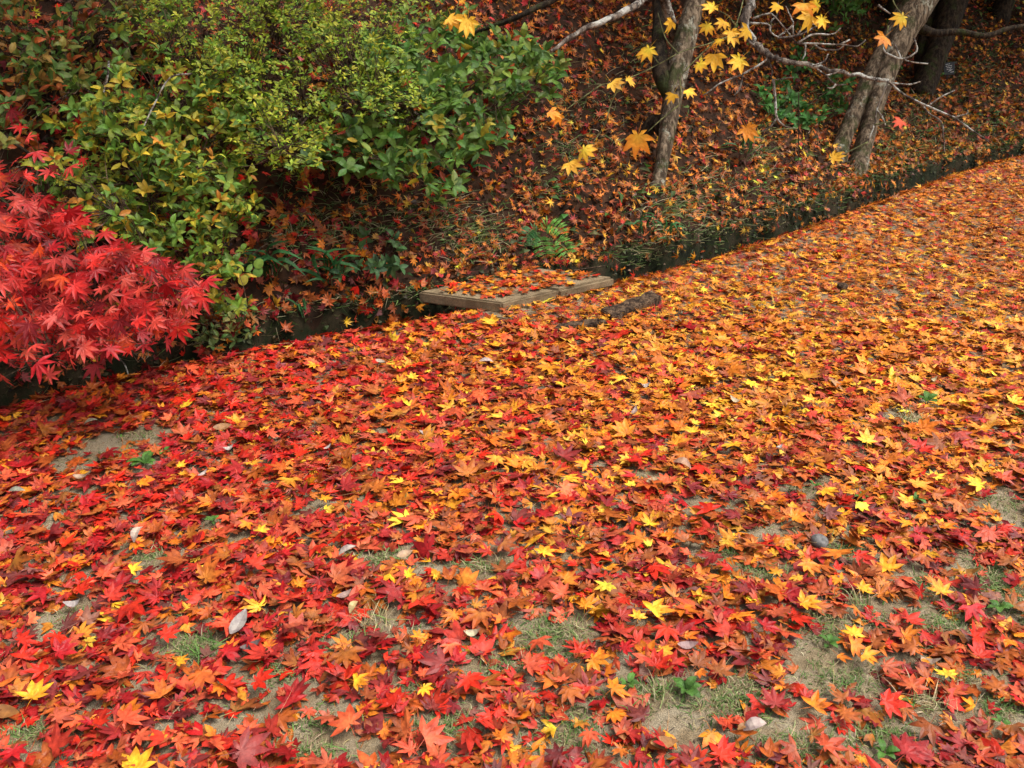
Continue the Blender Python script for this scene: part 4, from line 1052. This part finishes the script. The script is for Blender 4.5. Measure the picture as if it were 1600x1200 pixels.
# bough coming forward from high on the trunk, then down into view
D1 = 3.4
bough = [at(1110, -90, dA), at(1140, -330, 4.6), at(1178, -220, 3.8), at(1174, -60, D1), at(1172, 0, D1), at(1163, 34, D1), at(1172, 58, D1), at(1195, 82, D1), at(1224, 97, D1), at(1270, 103, D1), at(1330, 117, D1), at(1388, 127, D1)]
tube_obj('bough', bough, [.04, .03, .024, .021, .019, .018, .015, .013, .011, .009, .008, .007], M['twig'], tA, bA, 8, 5, .1, 9, .004)
TW = [[(1388, 127), (1412, 148), (1450, 166), (1490, 184), (1525, 208), (1545, 222)], [(1450, 166), (1470, 152), (1492, 140)], [(1440, 163), (1452, 178), (1470, 190), (1474, 215), (1476, 240)], [(1490, 184), (1510, 178), (1512, 172)],
      [(1395, 130), (1420, 132), (1438, 128)], [(1388, 127), (1378, 150), (1370, 172), (1366, 195), (1356, 222)], [(1370, 172), (1378, 182), (1384, 196)],
      [(1165, 60), (1180, 74), (1198, 92), (1160, 116), (1130, 128), (1098, 150)], [(1160, 118), (1156, 138), (1146, 150)], [(1270, 103), (1290, 118), (1306, 132), (1322, 132)], [(1290, 118), (1305, 114), (1318, 108)], [(1306, 132), (1300, 138), (1292, 137)],
      [(1208, 124), (1211, 150), (1214, 184), (1228, 198), (1246, 201)], [(1214, 184), (1204, 198), (1190, 206)], [(1195, 82), (1206, 108), (1208, 124), (1240, 121)], [(1270, 103), (1288, 96), (1294, 84)],
      [(1172, 36), (1200, 38), (1204, 50), (1215, 58)], [(1204, 46), (1206, 32), (1214, 24), (1216, 4)], [(1215, 58), (1238, 40), (1236, 28), (1228, 10)], [(1238, 40), (1242, 58), (1258, 42), (1284, 36)], [(1215, 60), (1250, 54), (1280, 38)],
      [(1245, 68), (1270, 68), (1312, 70), (1340, 72), (1352, 62)], [(1272, 70), (1286, 78), (1308, 78), (1318, 72)], [(1312, 70), (1328, 62)], [(1258, 68), (1258, 84), (1254, 94)], [(1245, 68), (1270, 54), (1300, 54), (1314, 44)], [(1176, 30), (1196, 22), (1210, 26), (1245, 68)],
      [(1428, 60), (1432, 80), (1410, 92), (1384, 82), (1380, 70)], [(1408, 92), (1402, 78), (1398, 68)], [(1410, 92), (1420, 96), (1450, 100)], [(1372, 8), (1382, 16), (1392, 22)]]
for k, q in enumerate(TW):
    dd = D1 + (k % 5 - 2) * .012
    n = len(q); r0 = .006 if k in (0, 7, 12) else .0042
    tube_obj('twig', [at(a, b_, dd) for a, b_ in q], np.linspace(r0, .0025, n), M['twig'], tA, bA, 5, 4, .08, 30 + k, .0008)
# thin green shoots that carry the yellow leaves, nearer to the camera
D2 = 2.7
GT = [[(1174, -60), (1150, 40), (1118, 64), (1067, 80), (1030, 100), (987, 120), (940, 132), (905, 128)], [(987, 120), (960, 148), (932, 162)], [(970, 132), (955, 160), (945, 195), (925, 225)], [(1118, 64), (1090, 90), (1062, 120), (1048, 140)],
      [(1060, 165), (1035, 185), (1012, 206)], [(1062, 120), (1064, 145), (1060, 165)], [(1150, 40), (1130, 20), (1085, 8)], [(1118, 64), (1140, 60), (1160, 55)], [(1246, 201), (1220, 202), (1186, 206)], [(1060, 84), (1040, 60), (1028, 20)], [(1030, 100), (1024, 92), (1018, 84)], [(940, 132), (900, 160), (880, 175)],
      [(1250, -40), (1255, 0), (1262, 18)], [(725, -90), (722, -20), (715, 8), (712, 22)], [(1400, -30), (1395, 0), (1412, 26)], [(1388, 40), (1384, 62), (1378, 78)], [(1356, 222), (1320, 240), (1306, 246)], [(1366, 195), (1390, 190), (1405, 190)]]
for k, q in enumerate(GT):
    n = len(q); dd = [D2] * n
    if k == 0: dd = [D1] + [D1 - (D1 - D2) * min(i / 3, 1) for i in range(1, n)]
    tube_obj('shoot', [at(a, b_, e_) for (a, b_), e_ in zip(q, dd)], np.linspace(.0026, .0010, n), M['twig_green'], tA, bA, 5, 4, .05, 80 + k)
# shoots of the far left pair and of the right hang from longer twigs above the view
for k, (px, py) in enumerate(((725, -90), (1250, -40), (1400, -30))):
    tube_obj('twig', [at(1178, -220, 3.8), at((px + 1178) / 2, -260, 3.2), at(px, py, D2)], [.006, .005, .0026], M['twig'], tA, bA, 5, 5, .05, 120 + k)
YL = [(708, 32, 46, 'y', 2.5), (730, 36, 52, 'y', 3.4), (703, 30, 36, 'y', 1.9), (722, 2, 16, 'o', 3), (1048, 36, 38, 'y', 3.9), (1112, 12, 40, 'y', 4.4), (1012, 80, 44, 'y', 3.8), (1105, 42, 34, 'y', 3.4), (1130, 36, 34, 'y', 3.9), (1142, 54, 44, 'y', 3.1), (1166, 48, 40, 'y', 4.2), (1126, 64, 30, 'y', 3.6),
      (1116, 90, 50, 'y', 3.2), (1154, 96, 46, 'y', 3.8), (1094, 102, 30, 'y', 2.8), (1142, 108, 14, 'y', 3), (958, 132, 40, 'y', 2.2), (982, 126, 30, 'y', 2.6), (1050, 150, 38, 'y', 3.8), (1074, 144, 34, 'y', 2.5), (862, 176, 40, 'o', 2.0), (874, 184, 38, 'o', 3.6),
      (996, 218, 66, 'o', 3.3), (915, 236, 42, 'y', 2.0), (891, 258, 44, 'y', 2.5), (1168, 204, 46, 'o', 2.7), (1214, 10, 36, 'y', 4.2), (1256, 10, 46, 'o', 3.2), (1264, 28, 50, 'y', 3.9), (1284, 32, 34, 'y', 3.6), (1275, 8, 34, 'y', 4.4), (1408, 28, 40, 'y', 4.2), (1380, 60, 40, 'o', 4.0), (1304, 247, 36, 'y', 1.4), (1406, 190, 34, 'r', 4.2)]
YM = [mesh_np('hanging_leaf_mesh', *t_maple(0, 900 + i), [M['hanging']]) for i in range(8)]
for k, (px, py, spx, cn, ang_) in enumerate(YL):
    c = {'y': (.95, .56, .05), 'o': (.92, .36, .04), 'r': (.85, .14, .07)}[cn]; s = spx / F * D2 * 1.0
    # the leaf blade faces the camera side of the sky, its tip hangs down
    tip = np.array([[math.sin(ang_), 0, math.cos(ang_)]]) + np.array([[0, -.35, -.15]])
    Rm = frame_along(tip, np.array([[rng.normal(0, .6), -.8 + rng.normal(0, .3), .7 + rng.normal(0, .5)]]))[0]
    place_leaf('leaf', YM[k % 8], Rm, at(px, py, D2 - .01 * (k % 3)), s, np.array(c) * rng.uniform(.85, 1.1), tA, bA)
tube_obj('branch', [at(1054, 60, dA + .1), at(1030, -30, dA - .2), at(1000, 4, dA - .5), at(950, 30, dA - .8), at(900, 52, dA - .9), at(858, 82, dA - 1.0)], [.03, .026, .022, .016, .012, .008], M['twig'], tA, bA, 7, 4, .07, 140, .004)
tube_obj('branch', [at(1080, -120, dA), at(980, -60, dA - .3), at(860, 2, dA - .4), at(790, 34, dA - .4), at(700, 70, dA - .2)], [.025, .022, .018, .014, .008], M['bark_dark'], tA, bA, 7, 4, .05, 141, .004)
crown(tA, bA, at(1150, -420, dA + .6), 2.5, 1.6, .8, 3600, CR)

bB = hitp(1335, 262); bB[2] = height(bB[0], bB[1]); dB = proj(bB)[2]
tB = thing('leaning_tree', bB, 'thick leaning tree with two fused mossy stems rising beside the ditch', 'tree')
def tr(name, pts, wpx, dd, m, parent, org, sides=14, seed=1, rough=.06):
    return tube_obj(name, [at(a, b_, dd) for a, b_ in pts], [w_ / F * dd / 2 for w_ in wpx], m, parent, org, sides, 6, rough, seed)
tr('trunk', [(1333, 282), (1346, 240), (1362, 180), (1385, 110), (1410, 50), (1436, 0), (1480, -90), (1560, -300), (1600, -520)], [38, 27, 27, 34, 44, 54, 58, 52, 40], dB, M['bark'], tB, bB, 16, 12)
tr('stem', [(1303, 258), (1317, 218), (1340, 165), (1364, 112), (1392, 62), (1424, 0)], [36, 25, 25, 28, 32, 36], dB + .03, M['bark'], tB, bB, 14, 13)
tr('bough', [(1436, 44), (1462, 52), (1500, 50), (1540, 56), (1580, 44), (1640, 36)], [16, 12, 10, 9, 8, 5], dB + .05, M['bark_dark'], tB, bB, 8, 14)
crown(tB, bB, at(1500, -520, dB + .8), 2.6, 1.8, 1.0, 7000, CR)

bC = hitp(1440, 146); bC[2] = height(bC[0], bC[1]); dC = proj(bC)[2]
tC = thing('leaning_tree', bC, 'dark leaning tree standing farther up the bank beside the black plant label', 'tree')
tr('trunk', [(1436, 152), (1452, 110), (1470, 60), (1492, 0), (1540, -120), (1600, -300)], [40, 34, 36, 40, 36, 24], dC, M['bark_dark'], tC, bC, 12, 15)
tr('stem', [(1444, 140), (1440, 90), (1450, 40), (1462, -10), (1470, -120)], [26, 22, 22, 20, 14], dC + .1, M['bark_dark'], tC, bC, 10, 16)
crown(tC, bC, at(1560, -330, dC + 1.0), 4.2, 2.6, 1.3, 15000, CR, .17)  # unseen crown, widened and thickened to darken the slope at the right

# dark trees deeper in the wood, seen at the top edge
for k, (px, py, lean, wpx, lab) in enumerate(((1395, 28, 40, 22, 'thin dark trunk at the top edge behind the thick leaning tree'), (1560, 34, 70, 26, 'dim trunk at the top corner of the wood'))):
    b = hitp(px, py); b[2] = height(b[0], b[1]); dd = proj(b)[2]
    t = thing('wood_tree', b, lab, 'tree')
    tr('trunk', [(px - 3, py + 6), (px + lean * .3, py - 60), (px + lean, py - 200), (px + lean * 1.4, py - 360)], [wpx * 1.3, wpx, wpx * .9, wpx * .6], dd, M['bark_dark'], t, b, 10, 60 + k)
    crown(t, b, at(px + lean, -360, dd + .5), 3.8, 2.8, 1.4, 9000, CR, .19)  # unseen crown, enlarged likewise for its shade

# black plant label
bl = hitp(1483, 128); dl = proj(bl)[2]
t = thing('plant_label', bl, 'small black plate with faint white writing on a stake under the dark tree', 'sign')
def box_obj(name, sx, sy, sz, loc, m, parent, rot=(0, 0, 0), bev=.002):
    import bmesh
    bm = bmesh.new(); bmesh.ops.create_cube(bm, size=1.0)
    for v_ in bm.verts: v_.co = Vector((v_.co.x * sx, v_.co.y * sy, v_.co.z * sz))
    bmesh.ops.bevel(bm, geom=list(bm.edges), offset=bev, segments=1, affect='EDGES')
    me = bpy.data.meshes.new(name); bm.to_mesh(me); bm.free(); me.materials.append(m)
    o = link(name, me, parent); o.location = loc; o.rotation_euler = rot; return o
wl = 15 / F * dl; hl = 19 / F * dl
pc = at(1483, 107, dl - .06) - bl
pl = box_obj('plate', wl, .006, hl, pc, M['black_plate'], t, (rad(-16), rad(-6), rad(-14)))
box_obj('stake', .014, .014, pc[2] + .06, (pc[0], pc[1] + .012, pc[2] / 2 - .03), M['black_plate'], t)
for i, (dx, dz, ln_) in enumerate(((-.15, .34, .42), (-.05, .20, .62), (0.0, .07, .55), (-.02, -.06, .45), (.16, -.12, .3), (.06, -.20, .3), (.28, -.30, .32))):
    parts = 3
    for j in range(parts):
        box_obj('writing', wl * ln_ / parts * .8, .002, hl * .045, (wl * (dx + ln_ * (j - 1) / parts), -.0045, hl * dz + (j - 1) * wl * .02), M['white_ink'], pl, (0, rad(-8), 0), .0004)

# ------------------------------------------------------------------ red maple at the left: leaves hang over the ditch
bR = np.array([-2.75, 3.75, 0.0]); bR[2] = height(bR[0], bR[1])
tR = thing('red_maple', bR, 'bright red maple whose drooping leafy branches fill the left edge over the ditch', 'tree')
poly = [(-60, 255), (30, 262), (75, 310), (130, 345), (200, 385), (270, 410), (315, 440), (310, 475), (285, 515), (245, 540), (170, 552), (60, 556), (-60, 560)]
px, py = sample_poly(poly, 900); g_ = lump(px * .02, py * .02, .5) + sstep(250, 400, py) * .5 + rng.normal(0, .4, 900); s_ = np.argsort(-g_)[:640]; px, py = px[s_], py[s_]
edge = np.clip((px - 40) / 250, 0, 1)
dR = 2.72 + .55 * (600 - py) / 400 + .06 * np.sin(px * .03) + rng.uniform(-.18, .40, len(px))
ex = [(30, 200), (25, 250), (45, 215), (58, 240), (85, 262), (110, 262), (75, 270), (20, 175), (110, 235), (12, 160), (130, 250), (300, 455), (315, 470), (325, 440), (8, 560), (62, 570), (80, 585), (150, 575), (205, 545), (262, 535), (245, 520), (110, 560), (5, 590)]
px = np.concatenate([px, [e[0] for e in ex]]); py = np.concatenate([py, [e[1] for e in ex]]); dR = np.concatenate([dR, [2.75 + .55 * (600 - e[1]) / 400 - .12 for e in ex]])
PR_ = at(px, py, dR); n = len(PR_)
tip = np.stack([.55 + rng.normal(0, .55, n), -.45 + rng.normal(0, .35, n), -.62 + rng.normal(0, .35, n)], 1)
nh_ = np.stack([rng.normal(.05, .35, n), -.62 + rng.normal(0, .25, n), .8 + rng.normal(0, .25, n)], 1)
RR_ = frame_along(tip, nh_)
RC = np.array([(.50, .018, .013), (.50, .05, .035), (.38, .010, .012), (.54, .055, .012), (.20, .008, .010)])
cR = jitter(RC[rng.choice(5, n, p=[.38, .26, .18, .10, .08])], .08, .14)
sR_ = rng.normal(.092, .015, n).clip(.06, .125)
HMT = [t_maple(0, 950 + i, .72) for i in range(10)]; HMM = [mesh_np('red_leaf_mesh', *t_, [M['red']]) for t_ in HMT]
emit(tR, bR, HMT, HMM, RR_, PR_, sR_, cR, 300, M['red'], dR - (2.72 + .55 * (600 - py) / 400))
tube_obj('trunk', [bR - [0, 0, .1], bR + [.05, -.1, .35], bR + [.1, -.2, .75], bR + [.15, -.25, 1.2]], [.06, .05, .042, .03], M['bark_dark'], tR, bR, 10, 5, .04, 70)
bs = []
for k, (q) in enumerate(([(60, 250, 3.25), (180, 330, 3.1)], [(20, 330, 3.1), (140, 420, 2.95), (270, 450, 2.85)], [(40, 430, 3.0), (150, 500, 2.85), (230, 545, 2.8)], [(-20, 480, 2.95), (80, 560, 2.75)], [(0, 200, 3.35), (90, 250, 3.3)])):
    pts = [bR + [.1, -.2, .45 + .12 * k]] + [at(a__, b__, c__ + .16) for a__, b__, c__ in q]
    tube_obj('branch', pts, np.linspace(.010, .002, len(pts)), M['bark_dark'], tR, bR, 7, 5, .05, 71 + k); bs += [np.array(pts[-1]), np.array(pts[-2])]
bs = np.array(bs); a_ = Acc()
for i in range(0, n, 2):
    j = np.argmin(((bs - PR_[i]) ** 2).sum(1)); q = bs[j]
    a_.add(*tube_np([q, (q + PR_[i]) / 2 + rng.normal(0, .03, 3), PR_[i]], [.002, .0015, .0008], 3, 2))
a_.build('twigs', M['twig_brown'], tR, bR, kind='stuff')
crown(tR, bR, bR + np.array([.2, .7, 2.7]), 2.3, 1.3, .7, 4800, [(.5, .03, .02), (.4, .02, .02)])  # unseen upper crown, added to shade the left bank and shrubs

# pale dead twigs on the shrubs and bank
for k, (q, off, lab, m_) in enumerate((([(300, 115), (265, 122), (240, 165), (220, 208)], .20, 'straight pale bare twig rising through the yellowing shrub', 'twig'), ([(170, 95), (168, 122), (162, 145), (163, 190)], .16, 'crooked pale bare twig standing in the upper left shrub', 'twig'),
                           ([(418, 380), (390, 400), (362, 428), (345, 445)], .05, 'dark broken twig lying on the bank beside the bamboo grass', 'twig_brown'), ([(400, 392), (422, 412), (426, 430)], .04, 'curved brown twig on the bank above the bamboo grass', 'twig_brown'),
                           ([(186, 560), (196, 572), (202, 592)], .02, 'thin pale straw hanging under the red maple leaves', 'twig'), ([(870, 426), (905, 421), (945, 415)], .01, 'short dead stick lying at the ditch head behind the slabs', 'twig_brown'),
                           ([(1238, 178), (1262, 182), (1278, 190)], .01, 'thin fallen stick on the bank before the thick leaning tree', 'twig_brown'), ([(1248, 145), (1248, 200), (1247, 255)], .02, 'straight thin dark stem standing on the bank', 'bark_dark'))):
    a = np.array([e_[0] for e_ in q]); c = np.array([e_[1] for e_ in q]); tt = hit(a, c) * (1 - off)
    if off > .1 or k == 7: tt[:] = tt.mean() if k != 7 else tt[-1]
    pts = at(a, c, tt); o_ = pts[-1]
    ob = tube_obj('dead_twig', pts, np.linspace(.0035, .0028, len(pts)), M[m_], None, o_, 6, 4, .08, 150 + k); ob.location = Vector(o_)
    ob['label'] = lab; ob['category'] = 'twig'

# ------------------------------------------------------------------ labels of the single fallen leaves
LAND += [(735, 1085, None)]
land = [(a, b, c) for a, b, c in LAND if c]
land += [(185, 700, 'bare soil patch'), (1120, 805, 'central bare soil'), (860, 1000, 'front sandy gap'), (315, 1022, 'bright grass tuft'), (1000, 480, 'dark wood block'), (1445, 1105, 'flattened dry grass tuft'), (1560, 920, 'soil at the edge'), (980, 1082, 'broad-leaved weed'), (1070, 1092, 'low dense weed'), (228, 728, 'largest weed sprig'), (332, 816, 'round-leaved weed')]
LG = np.array([(a, b) for a, b, _ in land], float)
seen = {}
rows = []
for (o, cn, p, s) in own:
    u_, v_, _ = proj(np.asarray(p)); dd = np.hypot(LG[:, 0] - u_, LG[:, 1] - v_)
    rows.append((float(dd.min()), o, cn, float(u_), float(v_), dd, s))
rows.sort(key=lambda r: r[0])
for _, o, cn, u_, v_, dd, s in rows:
    done = False
    for j in np.argsort(dd):
        du, dv = u_ - LG[j, 0], v_ - LG[j, 1]
        side = ('right of' if du > 0 else 'left of') if abs(du) > abs(dv) else ('in front of' if dv > 0 else 'behind')
        key = (cn, side, int(j))
        if key not in seen:
            seen[key] = 1; o['label'] = f'{cn} maple leaf, first of its colour {side} the {land[j][2]}'; done = True; break
    o['category'] = 'leaf'; o['group'] = 'single fallen maple leaves on the path'
for o, phrase, px, py in own_oval:
    where = 'near the left edge' if px < 200 else 'at the right' if px > 1350 else 'in the middle of the carpet' if py < 800 else 'low in the front'
    o['label'] = f'{phrase} lying on the maple leaves, {where}'; o['category'] = 'leaf'; o['group'] = 'pale leaves of other trees on the path'
print('objects', len(S.objects), 'tris', sum(len(o.data.polygons) for o in S.objects if o.type == 'MESH'))
